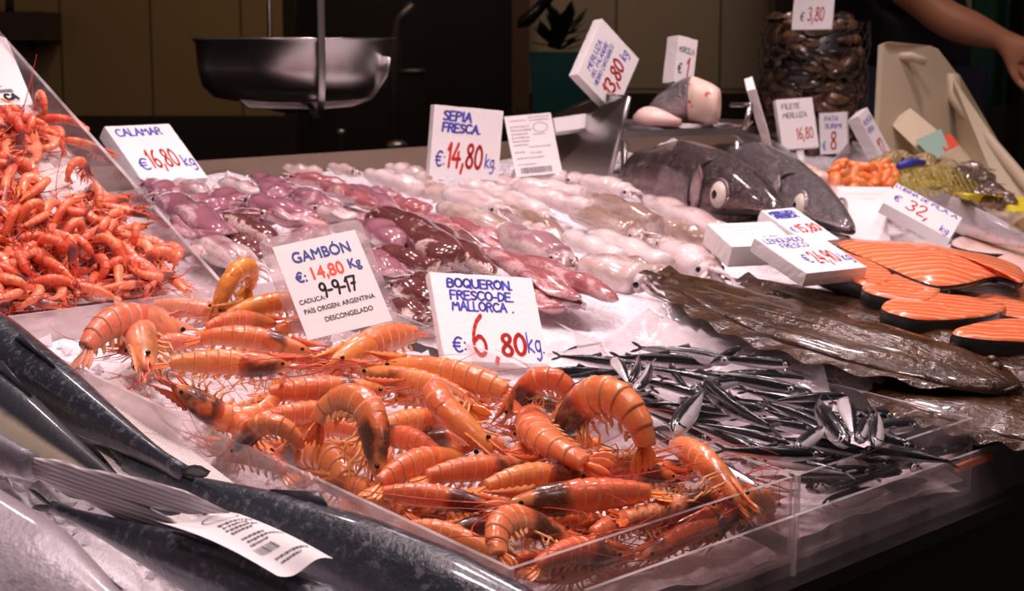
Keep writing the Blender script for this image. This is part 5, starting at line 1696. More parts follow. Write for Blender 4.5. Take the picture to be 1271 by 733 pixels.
# ------------------------------------------------------------------ flatfish
g = G('brown_flatfish_skin')
nz = g.noise(22, 5, .6); n2 = g.noise(120, 3, .6)
mp = g.n('Mapping'); mp.inputs['Scale'].default_value = (6, 60, 20); g.put(mp.inputs[0], g.obj())
st = g.noise(1.6, 3, .6, vec=mp.outputs[0])
base = g.ramp(nz, [(.3, (.018, .008, .004)), (.55, (.058, .025, .010)), (.75, (.085, .042, .017))])
base = g.mix(g.math('MULTIPLY', g.step(n2, .55, .7), .5), base, (.11, .065, .025))
base = g.mix(g.math('MULTIPLY', g.step(g.attr('v'), -.5, -.95), .5), base, (.16, .085, .035))
g.set(Base_Color=base, Roughness=.24, Coat_Weight=.45, Coat_Roughness=.07)
g.bump(g.math('ADD', g.math('MULTIPLY', st, 1.0), g.math('MULTIPLY', n2, .6)), .6, .005)
M['flat'] = g.mt


def flatfish(label, head, tail, off0, off1, width, thick, seed, sway=0.0, fold=1.0):
    """Long flat oval fish: body with ridges, a rippled fin fringe on both edges, a rounded tail fin, two eyes and a skewed mouth."""
    a, b = W(*head, off0), W(*tail, off1)
    L = np.linalg.norm(a - b)
    root = empty('flatfish', (0, 0, 0), label, 'fish', 'brown flatfish')
    root.matrix_world = frame(a, b, 0)
    N = 44
    mid = lambda t: np.array([L / 2 - L * t, sway * math.sin(PI * t) * L + .006 * math.sin(7 * t + seed), 0])
    wfun = lambda t: width / 2 * np.interp(t, [0, .03, .1, .3, .55, .8, .93, 1], [.18, .42, .72, .98, 1.0, .74, .46, .30])
    hfun = lambda t: thick * np.interp(t, [0, .04, .15, .4, .8, 1], [.35, .75, 1, 1, .5, .15])
    m = MB()
    P, S, U, rx, ru, rd = [], [], [], [], [], []
    n = 28
    rings = []
    for i in range(N):
        t = i / (N - 1)
        c = mid(t); w_ = wfun(t); hh = hfun(t)
        ring = []
        for j in range(n):
            an = 2 * PI * j / n
            q, s_ = math.cos(an), math.sin(an)
            y = w_ * q
            z = hh * s_ * (1 if s_ > 0 else .35)
            if s_ > 0:
                z += fold * .0065 * math.exp(-((q) / .22) ** 2) * min(1, 6 * t) * (1 - t)              # backbone ridge
                z += fold * .0035 * math.sin(9 * q + 5 * t + seed) * (1 - q * q) * min(1, 5 * t)         # soft folds of the skin
                z += fold * .003 * nz3(t * L, y, 26, seed)
            ring.append(m.vert((c[0], c[1] + y, z), t, s_))
        rings.append(ring)
    for i in range(N - 1):
        for j in range(n):
            k = (j + 1) % n
            m.face((rings[i][j], rings[i + 1][j], rings[i + 1][k], rings[i][k]))
    m.face(rings[0]); m.face(rings[-1][::-1])
    recalc(m.build('body', M['flat'], root))
    for sd in (-1, 1):
        m = MB()
        def fr(u, v):
            t = .06 + .88 * u
            c = mid(t); w_ = wfun(t)
            rip = .0032 * math.sin(46 * u + seed) * v
            return (c[0] - .012 * v, c[1] + sd * (w_ * .96 + v * .20 * width * math.sin(PI * u) ** .5), -.004 * v + rip + .002)
        m.grid(80, 4, fr)
        recalc(m.build('fringe_fin', M['flat'], root))
    m = MB()
    c = mid(1.0)
    m.grid(6, 10, lambda u, v: (c[0] - u * L * .05, c[1] + (v - .5) * width * (.30 + .12 * u), .003 * math.sin(8 * v) * u + .002))
    m.build('tail_fin', M['flat'], root)
    for k in (0, 1):
        m = MB(); c = mid(.075 + .03 * k); m.ball((c[0], c[1] + (.012 + .02 * k), hfun(.08) * .9), (.007, .007, .006), 8, 6)
        m.build('eye', M['flat'], root)
    m = MB(); c = mid(.02); m.tube([np.array([c[0] + .004, c[1] - .024, .004]), np.array([c[0] + .010, c[1] - .006, .007]), np.array([c[0] - .002, c[1] + .012, .008])], [.002, .0035, .002], n=6)
    m.build('mouth', M['mouth'], root)
    return root


flatfish('large brown flatfish along the anchovy tray, its edge hanging to the plastic film', (1262, 488), (826, 344), .008, .020, .150, .020, 1, sway=-.03)
flatfish('brown flatfish behind the large one, partly under the LENGUADO sign', (1318, 470), (930, 350), -.008, .000, .140, .018, 2.7, sway=-.02)
flatfish('olive brown flatfish lowest at the counter edge right of the anchovies', (1362, 553), (1078, 466), -.016, -.010, .150, .018, 5.1, sway=.02)
flatfish('brown flatfish at the right picture edge next to the salmon steaks', (1410, 490), (1090, 414), -.010, -.012, .12, .016, 7.3, sway=-.02)

# ------------------------------------------------------------------ salmon
g = G('salmon_flesh')
wv = g.n('TexWave', wave_type='BANDS', bands_direction='DIAGONAL'); wv.inputs['Scale'].default_value = 26; wv.inputs['Distortion'].default_value = 5.0; wv.inputs['Detail'].default_value = 2; wv.inputs['Detail Scale'].default_value = .8
g.put(wv.inputs['Vector'], g.obj())
g.set(Base_Color=g.mix(g.math('MULTIPLY', g.step(wv.outputs['Fac'], .70, 1.0), .7), g.mix(g.noise(12, 3), (.85, .14, .035), (.80, .22, .08)), (.88, .50, .34)), Roughness=.25, Subsurface_Weight=.2, Subsurface_Radius=(.012, .005, .003), Subsurface_Scale=.4, Coat_Weight=.3)
g.bump(wv.outputs['Fac'], .2, .001)
M['salmon'] = g.mt
M['salmon_skin'] = fish_skin('dark_fish_edge_skin', (.012, .011, .012), (.03, .028, .03), (.2, .18, .18), lo=-.5, hi=.2, bl=-2, metal=.2, rough=.3, sc=120, mott=.4)
M['white_flesh'] = plain('pale_pink_fish_flesh', (.80, .56, .50), .3, Subsurface_Weight=.2)


def steak(name, label, px, off, t, mats, kind='fillet', rise=0.0, cat='fish', group=None, bow=0.0, skin_top=False):
    """A cut of fish: outline picked on the counter slope, given its thickness, with flesh, rounded shoulders and a skin edge."""
    pts = [W(*q, off) for q in px]
    # smooth closed outline
    n = len(pts)
    sm = []
    for i in range(n):
        p0, p1, p2, p3 = pts[i - 1], pts[i], pts[(i + 1) % n], pts[(i + 2) % n]
        for k in range(6):
            u = k / 6
            sm.append(.5 * ((2 * p1) + (-p0 + p2) * u + (2 * p0 - 5 * p1 + 4 * p2 - p3) * u * u + (-p0 + 3 * p1 - 3 * p2 + p3) * u ** 3))
    c = sum(sm) / len(sm)
    root = empty(name, c, label, cat, group)
    rings = []
    m, ms = MB(), MB()
    def dome(q, f): return q * f + NRM * (bow * (1 - f * f) + .0016 * nz3(q[0] + c[0], q[1] * f + c[1], 40, 2.2))
    fs = (1.0, .97, .85, .65, .4, .15)
    hs = (-.12 * t, .0, .0, .0, .0, .0)
    for f, hz in zip(fs, hs): rings.append([m.vert(dome(q - c, f) + NRM * (hz)) for q in sm])
    ce = m.vert(NRM * bow)
    N = len(sm)
    for A, B in zip(rings[:-1], rings[1:]):
        for j in range(N):
            k = (j + 1) % N
            m.face((A[j], A[k], B[k], B[j]))
    for j in range(N): m.face((rings[-1][j], rings[-1][(j + 1) % N], ce))
    recalc(m.build('flesh', M[mats[0]], root))
    lev = []
    for f, hz in ((1.0, -.12 * t), (1.015, -.3 * t), (1.01, -.7 * t), (.96, -t), (.5, -t)):
        lev.append([ms.vert((q - c) * f + NRM * hz, .5, .9) for q in sm])
    for A, B in zip(lev[:-1], lev[1:]):
        for j in range(N):
            k = (j + 1) % N
            ms.face((A[k], A[j], B[j], B[k]))
    recalc(ms.build('skin', M[mats[1]], root))
    return root


SS_ = ('salmon', 'salmon_skin')
steak('salmon_fillet', 'large orange salmon fillet with pale stripes under the figure 32 sign', [(1040, 300), (1120, 300), (1200, 312), (1262, 328), (1269, 350), (1236, 342), (1190, 352), (1150, 350), (1090, 326)], .036, .009, SS_, bow=.016, group='salmon cuts')
steak('salmon_steak', 'salmon steak with black skin edge directly right of the LENGUADO sign', [(1000, 318), (1040, 308), (1082, 322), (1108, 342), (1080, 352), (1040, 338)], 0.034, .026, SS_, group='salmon cuts')
steak('salmon_steak', 'salmon steak with black skin edge in the middle, below the large fillet', [(1072, 350), (1110, 340), (1162, 352), (1165, 362), (1144, 372), (1084, 362)], 0.032, .026, SS_, group='salmon cuts')
steak('salmon_steak', 'long salmon steak with thick black skin edge nearest the flatfish', [(1095, 376), (1150, 362), (1240, 374), (1243, 384), (1200, 392), (1130, 392)], 0.030, .026, SS_, group='salmon cuts')
steak('salmon_steak', 'salmon piece at the right picture edge behind the long steak', [(1180, 358), (1250, 350), (1320, 362), (1330, 396), (1240, 388), (1200, 372)], .012, .02, SS_, group='salmon cuts')
steak('salmon_steak', 'salmon steak at the right picture edge in front of the long steak', [(1182, 410), (1240, 396), (1330, 398), (1340, 420), (1250, 420)], 0.028, .026, SS_, group='salmon cuts')
steak('salmon_steak', 'small salmon corner under the tip of the red 15 sign', [(1020, 306), (1050, 300), (1072, 308), (1060, 320), (1030, 318)], .014, .012, SS_, group='salmon cuts')
WS_ = ('white_flesh', 'salmon_skin')
steak('fish_steak', 'pale fish steak with black skin right of the figure 32 sign, upper one', [(1180, 276), (1220, 262), (1276, 270), (1290, 284), (1240, 288)], -.012, .016, WS_, group='pale fish steaks')
steak('fish_steak', 'pale fish steak with black skin right of the figure 32 sign, lower one', [(1182, 302), (1216, 286), (1280, 290), (1310, 304), (1250, 314)], -.010, .018, WS_, group='pale fish steaks')
steak('fish_steak', 'pale fish steak at the right picture edge above the salmon', [(1228, 326), (1262, 312), (1320, 322), (1330, 344), (1270, 340)], -.010, .016, WS_, group='pale fish steaks')
put_fish('silver_fish', 'silver white whole fish lying below the yellow net bag at the right', 'fish', W(1120, 240, .020), W(1330, 320, .012), 10, bend=4, prof=BP, wid=.7, eye=.012, fork=.1, finw=.4, mats=('white_belly', 'fish_fin'), dorsal=((.4, .55, .03),), n=18, N=28)

# ------------------------------------------------------------------ two big fish heads
def big_fish(label, nose, tail, off0, off1, roll, mats, hgt, seed, qe=.27):
    """Large fish lying on the ice, head towards the front: gaping jaw, big ringed eye, gill cover."""
    a, b = W(*nose, off0), W(*tail, off1)
    L = np.linalg.norm(a - b)
    root = empty('hake', (0, 0, 0), label, 'fish', 'big fish heads')
    root.matrix_world = frame(a, b, roll)
    N = 40
    m = MB()
    s = np.linspace(0, 1, N)
    up = np.interp(s, [0, .03, .12, .26, .45, .7, 1], [.06, .18, .42, .72, .95, 1.0, .55]) * hgt
    dn = np.interp(s, [0, .03, .12, .26, .45, .7, 1], [.05, .10, .22, .60, .95, 1.0, .7]) * hgt
    wd = np.interp(s, [0, .03, .12, .26, .45, .7, 1], [.08, .22, .42, .58, .66, .62, .5]) * hgt
    P = [np.array([L / 2 - L * q, 0, 0]) for q in s]
    S = [np.array([0, 1.0, 0])] * N; U = [np.array([0, 0, 1.0])] * N
    m.loft(P, S, U, wd, up, dn, n=24, u=list(s))
    m.build('body', M[mats], root)
    # dark mouth slit under the snout, and the lower jaw below it
    qs = np.linspace(.0, .30, 12)
    m = MB()
    jp = [np.array([L / 2 - L * q * .98 + .002, 0, -np.interp(q, s, dn) * .32 - .003]) for q in qs]
    m.loft(jp, S[:12], U[:12], np.interp(qs, s, wd) * 1.0 + .0015, [.004] * 12, np.linspace(.004, .010, 12), n=16)
    m.build('mouth', M['mouth'], root)
    m = MB()
    jp = [np.array([L / 2 - L * q - .004, 0, -np.interp(q, s, dn) * .6 - .012 - .02 * q]) for q in qs]
    m.loft(jp, S[:12], U[:12], np.interp(qs, s, wd) * .98, [.004] * 12, np.interp(qs, s, dn) * .35 + .004, n=16)
    m.build('lower_jaw', M[mats], root)
    m = MB()       # lip rim
    for sd in (-1, 1):
        m.tube([np.array([L / 2 - L * q, sd * np.interp(q, s, wd) * .86, -np.interp(q, s, dn) * .2]) for q in np.linspace(.0, .2, 8)], [.003, .0038, .004, .004, .004, .0038, .003, .002], n=6)
    m.build('upper_lip', M[mats], root)
    for sd in (-1, 1):
        q = qe
        e = np.array([L / 2 - L * q, sd * np.interp(q, s, wd) * .90, np.interp(q, s, up) * .12])
        m = MB(); m.ball(e, (.021, .011, .021), 18, 10)
        eo = m.build('eye', M['eye_ring'], root)
        m = MB(); m.ball(e + np.array([0, sd * .0072, 0]), (.0095, .0045, .0095), 14, 8)
        m.build('pupil', M['eye_black'], eo)
        m = MB()
        ring = [e + np.array([.0225 * math.cos(t), sd * .001, .0225 * math.sin(t)]) for t in np.linspace(0, 2 * PI, 24)]
        m.tube(ring, .0028, n=6); m.build('eye_rim', M[mats], eo)
        m = MB()   # edge of the gill cover
        pts_, hs_ = [], []
        for a in np.linspace(-1.0, 1.05, 14):
            q = qe + .17 - .045 * a * a
            pts_.append(np.array([L / 2 - L * q, sd * np.interp(q, s, wd) * 1.0 * math.cos(a), (np.interp(q, s, up) if a > 0 else np.interp(q, s, dn)) * 1.0 * math.sin(a)]))
        m.tube(pts_, [.0012] + [.0030] * 12 + [.0012], n=6)
        m.build('gill_edge', M['mouth'], root)
        m = MB()
        m.loft([q_ + np.array([.005 + .012 * k, -sd * .0004 * k, 0]) for k, q_ in ((0, pts_[7]), (1, pts_[7]), (2, pts_[7]))], [np.array([0, 0, 1.0])] * 3, [np.array([0, 1.0, 0])] * 3, np.array([.30, .52, .30]) * hgt, [.003] * 3, [.003] * 3, n=14)
        m.build('gill_cover', M[mats], root)
    return root


big_fish('dark headed big fish with staring ringed eye, next to the cuttlefish', (972, 264), (796, 216), .040, .012, 4, 'hake_dark', .072, 1)
big_fish('greyer headed big fish with open mouth, behind the dark headed one', (1056, 284), (892, 204), .034, .008, 6, 'hake_grey', .066, 2, .20)

# ------------------------------------------------------------------ steel bin and plate behind the cuttlefish
root = empty('steel_bin', AT(735, 190, 2.70), 'open steel bin with sloping end behind the cuttlefish', 'bin')
c = np.array(root.location)
fl0, fl1 = AT(684, 216, 2.80) - c, AT(757, 219, 2.62) - c       # front plate, bottom
ft0, ft1 = AT(690, 160, 2.82) - c, AT(781, 120, 2.58) - c
back = np.array([.10, .14, .0])
def sheet4(a, b, c_, d, t, name, mat='steel'):
    m = MB(); n_ = unit(np.cross(b - a, d - a)) * t
    m.hexa([a, b, c_, d, a + n_, b + n_, c_ + n_, d + n_]); recalc(m.build(name, M[mat], root, smooth=False))
sheet4(fl0, fl1, ft1, ft0, .002, 'front_plate')
sheet4(fl1, fl1 + back, ft1 + back, ft1, .002, 'end_plate')
sheet4(fl0 + back, fl1 + back, ft1 + back, ft0 + back, .002, 'back_plate')
sheet4(fl0, fl0 + back, ft0 + back, ft0, .002, 'end_plate')
m = MB(); m.tube([ft0, ft1, ft1 + back, ft0 + back, ft0], .004, n=8); m.build('rim', M['steel'], root)
m = MB(); m.tube([ft1, fl1], .004, n=8); m.build('corner_edge', M['steel'], root)
o = foam_sign('white foam lump resting in the steel bin left of the tilted sign', np.array(AT(716, 160, 2.70)) - np.array([0, 0, HZ]), (-.5, -.3, -.12), (.075, .024), .03, name='foam_slab', cat='foam', seed=21)

root = empty('steel_plate', AT(846, 162, 2.75), 'low steel serving plate with the cut fish piece', 'plate')
c = np.array(root.location)
m = MB()
N = 40
prof = [(0, 0), (.085, 0), (.098, .004), (.112, .016), (.115, .0165), (.115, .014), (.100, .000), (.086, -.004), (0, -.004)]
for k in range(len(prof) - 1):
    pass
ids = []
for (r_, z) in prof:
    ids.append([m.vert((r_ * 1.05 * (RT[0] * math.cos(t) + HD[0] * .75 * math.sin(t)), r_ * 1.05 * (RT[1] * math.cos(t) + HD[1] * .75 * math.sin(t)), z)) for t in np.linspace(0, 2 * PI, N + 1)[:-1]])
for A, B in zip(ids[:-1], ids[1:]):
    for j in range(N): m.face((A[j], A[(j + 1) % N], B[(j + 1) % N], B[j]))
recalc(m.build('plate', M['steel'], root))
m = MB()      # rail and leg that carry the plate
e0, e1, e2 = AT(770, 172, 2.66) - c, AT(924, 166, 2.66) - c, AT(932, 130, 2.66) - c
m.slab(e0, e1, (0, 0, .012), HD * .012); m.build('rail', M['steel'], root, smooth=False)
m = MB(); m.tube([e1 + np.array([0, 0, .006]), e2], .005, n=8); m.build('rail', M['steel'], root)
m = MB(); m.tube([e2, AT(908, 130, 2.85) - c], .004, n=8); m.build('rail', M['steel'], root)
m = MB()
for px in (775, 915):
    a = AT(px, 174, 2.67) - c
    g_ = np.array([a[0], a[1], slope_z(a[1] + c[1], -.05) - c[2]])
    m = MB(); m.tube([a, g_], .006, n=8); m.build('leg', M['steel'], root)

root = empty('fish_piece', AT(850, 140, 2.72), 'thick cut of grey skinned fish with pale pink cut face on the steel plate', 'fish')
m = MB()
ax = unit(RT * .92 - HD * .25)
up3 = np.array([0, 0, 1.0]); sd3 = np.cross(up3, ax)
ts = np.linspace(0, 1, 14)
rr = np.interp(ts, [0, .3, .8, 1], [.014, .030, .040, .041])
a0 = AT(796, 152, 2.74) - np.array(root.location); a1 = AT(858, 142, 2.70) - np.array(root.location)
m.loft([a0 + (a1 - a0) * t + up3 * (rr[i] - .018) for i, t in enumerate(ts)], [sd3] * 14, [up3] * 14, rr * 1.1, rr, rr, n=22, u=list(ts), cap=True)
m.build('skin', M['hake_grey'], root)
g = G('cut_fish_face')
g.set(Base_Color=g.mix(g.step(g.noise(70, 3), .62, .7), g.mix(g.noise(28, 4), (.82, .56, .46), (.80, .66, .56)), (.65, .05, .03)), Roughness=.3, Subsurface_Weight=.2)
M['cutface'] = g.mt
m = MB()
a2 = AT(893, 140, 2.66) - np.array(root.location)
q = [0, .02, .3, .7, .95, 1.0]
m.loft([a1 + (a2 - a1) * t + up3 * (.041 * (1 - .12 * t) - .018) - up3 * .006 * t for t in q], [sd3] * 6, [up3] * 6, np.array([.044, .0455, .045, .042, .037, .02]), np.array([.040, .041, .039, .034, .028, .014]), np.array([.040, .041, .038, .035, .031, .02]), n=22, sq=.85)
m.build('flesh', M['cutface'], root)
root = empty('fish_piece', AT(812, 150, 2.66), 'smooth pale rounded fish piece at the left of the steel plate', 'fish')
m = MB()
m.loft([RT * x for x in np.linspace(-.035, .045, 10)], [HD] * 10, [up3] * 10, np.array([.006, .018, .024, .027, .028, .027, .025, .02, .013, .004]), np.array([.008, .018, .023, .024, .023, .02, .016, .012, .007, .003]), [.008] * 10, n=16)
m.build('fish_piece', M['white_flesh'], root)

# heap of ice between the bin and the plate is part of the bed; a finer mound sits on top
m = MB()
cc = W(840, 196, .0)
def mound(u, v):
    a, r_ = 2 * PI * u, v
    p = cc + RT * (.085 * r_ * math.cos(a)) + HD * (.09 * r_ * math.sin(a))
    z = slope_z(p[1], -.045) + .075 * (1 - r_ * r_) + .006 * nz3(p[0], p[1], 60) + .004 * nz3(p[0], p[1], 130, 4)
    return (p[0], p[1], z)
m.grid(60, 20, mound)
tag(m.build('crushed_ice', M['ice']), 'mound of fine ice under the steel plate behind the fish heads', 'ice', kind='stuff')

# ------------------------------------------------------------------ hanging scale pan
pc = AT(365, 49, 2.90)
root = empty('scale_pan', pc, 'round steel weighing pan hanging in a hook cradle', 'scale')
m = MB()
prof = [(0, -.108), (.115, -.108), (.145, -.102), (.165, -.082), (.173, -.05), (.1755, -.006), (.182, .0), (.182, .003), (.173, .001), (.1705, -.006), (.168, -.05), (.160, -.079), (.142, -.098), (.115, -.104), (0, -.104)]
N = 64
ids = [[m.vert((r_ * math.cos(t), r_ * math.sin(t), z)) for t in np.linspace(0, 2 * PI, N + 1)[:-1]] for r_, z in prof]
for A, B in zip(ids[:-1], ids[1:]):
    for j in range(N): m.face((A[j], A[(j + 1) % N], B[(j + 1) % N], B[j]))
recalc(m.build('pan', M['steel'], root))
def strap(pts, w, t, name):
    m = MB()
    P = [np.asarray(p, float) for p in pts]
    T = [unit(P[min(i + 1, len(P) - 1)] - P[max(i - 1, 0)]) for i in range(len(P))]
    s0 = unit(np.cross(T[0], np.array([.3, .8, .05])))
    S, U = [], []
    for q in T:
        s0 = unit(s0 - q * (s0 @ q)); S.append(s0); U.append(np.cross(q, s0))
    m.loft(P, S, U, [w] * len(P), [t] * len(P), [t] * len(P), n=12, sq=.4)
    return m.build(name, M['steel'], root)
def arc(phi, r=.180):
    d = RT * math.cos(phi) + HD * math.sin(phi)
    return d
# cradle arms: hook from the front bar under the pan, and a crossing one
fa = arc(math.radians(-68))
bar = [fa * .185 + up3 * z for z in np.linspace(.42, -.02, 8)]
hook = [fa * .186 - up3 * .06, fa * .178 - up3 * .10, fa * .165 - up3 * .128, fa * .150 - up3 * .136, fa * .135 - up3 * .128, fa * .10 - up3 * .1125, fa * .0 - up3 * .1125, -fa * .10 - up3 * .1125, -fa * .145 - up3 * .10, -fa * .172 - up3 * .06, -fa * .182 - up3 * .0]
strap(bar + hook, .0065, .0022, 'hanger')
m = MB(); m.tube([-fa * .184 + up3 * z for z in (-.01, .2, .42)], .0045, n=8); m.build('hanger', M['steel'], root)
ga = arc(math.radians(-160)); gb = arc(math.radians(-20))
strap([ga * .188 * .72 + np.array(fa) * .06 - up3 * .055, ga * .13 + fa * .08 - up3 * .085, ga * .10 + fa * .075 - up3 * .112, ga * .04 + fa * .06 - up3 * .1145, gb * .04 + fa * .06 - up3 * .1145, gb * .11 - up3 * .1125, gb * .150 - up3 * .100, gb * .176 - up3 * .06, gb * .182 - up3 * .03], .008, .0022, 'cradle_strap')
m = MB(); m.loft([up3 * -.1145, up3 * -.126, up3 * -.13], [RT] * 3, [HD] * 3, [.05, .045, .03], [.05, .045, .03], [.05, .045, .03], n=20); m.build('hub', M['steel_dark'], root)
m = MB(); m.tube([fa * .185 + up3 * .42, up3 * .44, -fa * .184 + up3 * .42], .006, n=8); m.build('hanger_bar', M['steel'], root)
m = MB(); m.tube([up3 * .44, up3 * 1.2], .008, n=8); m.build('hanging_rod', M['steel'], root)

# ------------------------------------------------------------------ dim things at the back wall
def wl(px, py, b): # point on a plane across the view axis at heading distance b
    d = ray(px, py); return EYE + d * (b / (d @ HD))
root = empty('wall_tap', wl(492, 190, 4.4), 'dim steel tap pipe standing at the dark recess behind the scale', 'tap')
m = MB(); m.tube([np.array([0, 0, -.35]), np.array([0, 0, .30]), np.array([0, 0, .36]) + RT * .01, np.array([0, 0, .40]) + RT * .05], .014, n=10); m.build('pipe', M['steel_dark'], root)
m = MB(); m.ball((0, 0, .02), (.03, .03, .02), 12, 8); m.build('collar', M['steel'], root)
m = MB(); m.tube([np.array([0, 0, .22]), np.array([0, 0, .22]) + RT * .08], .009, n=8); m.build('handle', M['steel_dark'], root)
m = MB(); q0, q1 = wl(385, 210, 4.25), wl(530, 210, 4.25)
zs = wl(424, 195, 4.35)[2] - .2
for q in (q0, q1): q[2] = 0
m.hexa([q0, q1, q1 + HD * .3, q0 + HD * .3, q0 + up3 * zs, q1 + up3 * zs, q1 + up3 * zs + HD * .3, q0 + up3 * zs + HD * .3])
tag(m.build('back_cabinet', M['wall_dark'], smooth=False), 'low dark cabinet in the recess behind the scale', 'cabinet')
root = empty('bottle', wl(424, 195, 4.35), 'small dark bottle behind the counter under the scale hook', 'bottle')
m = MB(); m.loft([up3 * z for z in (-.2, -.19, -.02, .02, .05, .06)], [RT] * 6, [HD] * 6, [.02, .024, .024, .012, .01, .008], [.02, .024, .024, .012, .01, .008], [.02, .024, .024, .012, .01, .008], n=14); m.build('body', plain('dark_glass', (.015, .013, .012), .08), root)
m = MB(); m.loft([up3 * z for z in (.058, .075)], [RT] * 2, [HD] * 2, [.011] * 2, [.011] * 2, [.011] * 2, n=12); m.build('cap', M['steel'], root)

a, b = wl(-60, 16, 4.5), wl(52, 50, 4.5)
root = empty('wall_box', (a + b) / 2, 'dark box mounted at the upper left edge behind the steep tray', 'box')
c = np.array(root.location)
m = MB(); q0, q1 = wl(-60, 50, 4.5) - c, wl(52, 50, 4.5) - c
m.hexa([q0, q1, q1 + HD * .2, q0 + HD * .2, q0 + up3 * .078, q1 + up3 * .078, q1 + up3 * .078 + HD * .2, q0 + up3 * .078 + HD * .2]); m.build('housing', plain('dark_brown_box', (.05, .032, .025), .4), root, smooth=False)
m = MB(); q0, q1 = wl(-30, 64, 4.55) - c, wl(30, 64, 4.55) - c
m.slab(q0, q1, (0, 0, .05), HD * .1); m.build('underside', M['black'], root, smooth=False)
m = MB(); m.tube([wl(12, 16, 4.6) - c, wl(12, -30, 4.6) - c], .012, n=8); m.build('conduit', M['steel_dark'], root)

root = empty('planter', wl(692, 140, 4.3), 'teal square planter with a dark leafy plant at the back wall', 'planter')
m = MB()
q = [np.array([0, 0, 0])]
w0, w1, hh = .065, .075, .16
bt = [RT * sx * w0 + HD * sy * w0 for sx, sy in ((-1, -1), (1, -1), (1, 1), (-1, 1))]
tp = [RT * sx * w1 + HD * sy * w1 + up3 * hh for sx, sy in ((-1, -1), (1, -1), (1, 1), (-1, 1))]
m.hexa(bt + tp); m.build('pot', plain('teal_pot', (.015, .10, .105), .4), root, smooth=False)
m = MB()
rp = random.Random(8)
for k in range(90):
    a = rp.uniform(0, 2 * PI); el = rp.uniform(-.1, 1.3)
    d = RT * math.cos(a) * math.cos(el) + HD * math.sin(a) * math.cos(el) + up3 * math.sin(el)
    m.leaf(up3 * (hh + rp.uniform(0, .05)) + d * rp.uniform(.0, .05), d + up3 * .2, np.cross(d, up3) + d * .01, rp.uniform(.04, .08), .011, .001, nl=4)
m.build('foliage', plain('dark_leaf', (.012, .03, .01), .5), root)
m = MB(); m.slab(wl(640, 141, 4.28), wl(760, 141, 4.28), (0, 0, -.03), HD * .25)
tag(m.build('shelf', M['wall_dark'], smooth=False), 'dark shelf carrying the teal planter at the back wall', 'shelf')

# dark object hanging at the top behind the tilted sign
root = empty('work_lamp', wl(686, 0, 4.2), 'dark tilted lamp arm reaching in at the top left of the tiled wall', 'lamp')
m = MB(); m.tube([RT * -.06 - up3 * .05, RT * .0 + up3 * .02, RT * .1 + up3 * .14], .016, n=8); m.build('arm', M['black'], root)
m = MB(); m.loft([RT * -.09 - up3 * .06, RT * -.06 - up3 * .045, RT * -.03 - up3 * .02], [HD] * 3, [up3] * 3, [.015, .03, .02], [.012, .022, .016], [.012, .022, .016], n=12); m.build('head', M['black'], root)

# ------------------------------------------------------------------ mussels in a round net
g = G('mussel_shell')
nz = g.noise(30, 4, .6)
g.set(Base_Color=g.mix(g.step(g.math('ADD', nz, g.math('MULTIPLY', g.rnd(), .25)), .5, .8), (.020, .014, .013), (.24, .12, .06)), Roughness=.25, Coat_Weight=.5)
wv = g.n('TexWave'); wv.inputs['Scale'].default_value = 40; g.put(wv.inputs['Vector'], g.obj())
g.bump(wv.outputs['Fac'], .15, .001)
M['mussel'] = g.mt


def shell_half(m, L, wd, th, sg):
    """One valve: pear shaped dome."""
    nu, nv = 12, 5
    rows = []
    for k in range(nv + 1):
        f = 1 - k / nv
        row = []
        for j in range(nu):
            t = 2 * PI * j / nu
            x = .5 * L * math.cos(t)
            y = wd * .5 * math.sin(t) * (1.0 + .45 * math.cos(t + .4)) * .8
            row.append(m.vert((x * f, y * f, sg * th * (1 - f ** 2.2) ** .8), k / nv, sg))
        rows.append(row)
    for A, B in zip(rows[:-1], rows[1:]):
        for j in range(nu):
            q = (A[j], A[(j + 1) % nu], B[(j + 1) % nu], B[j])
            m.face(q if sg > 0 else q[::-1])


def mussel_proto(L):
    root = empty('mussel')
    for sg in (1, -1):
        m = MB(); shell_half(m, L, L * .52, L * .20, sg); recalc(m.build('valve', M['mussel'], root))
    m = MB(); m.tube([np.array([.5 * L * math.cos(t), L * .52 * .5 * math.sin(t) * (1 + .45 * math.cos(t + .4)) * .8, 0]) for t in np.linspace(-2.2, 2.2, 18)], .0012, n=4)
    m.build('lip', plain('mussel_lip', (.20, .12, .07), .4) if 'ml' not in M else M['ml'], root)
    return root


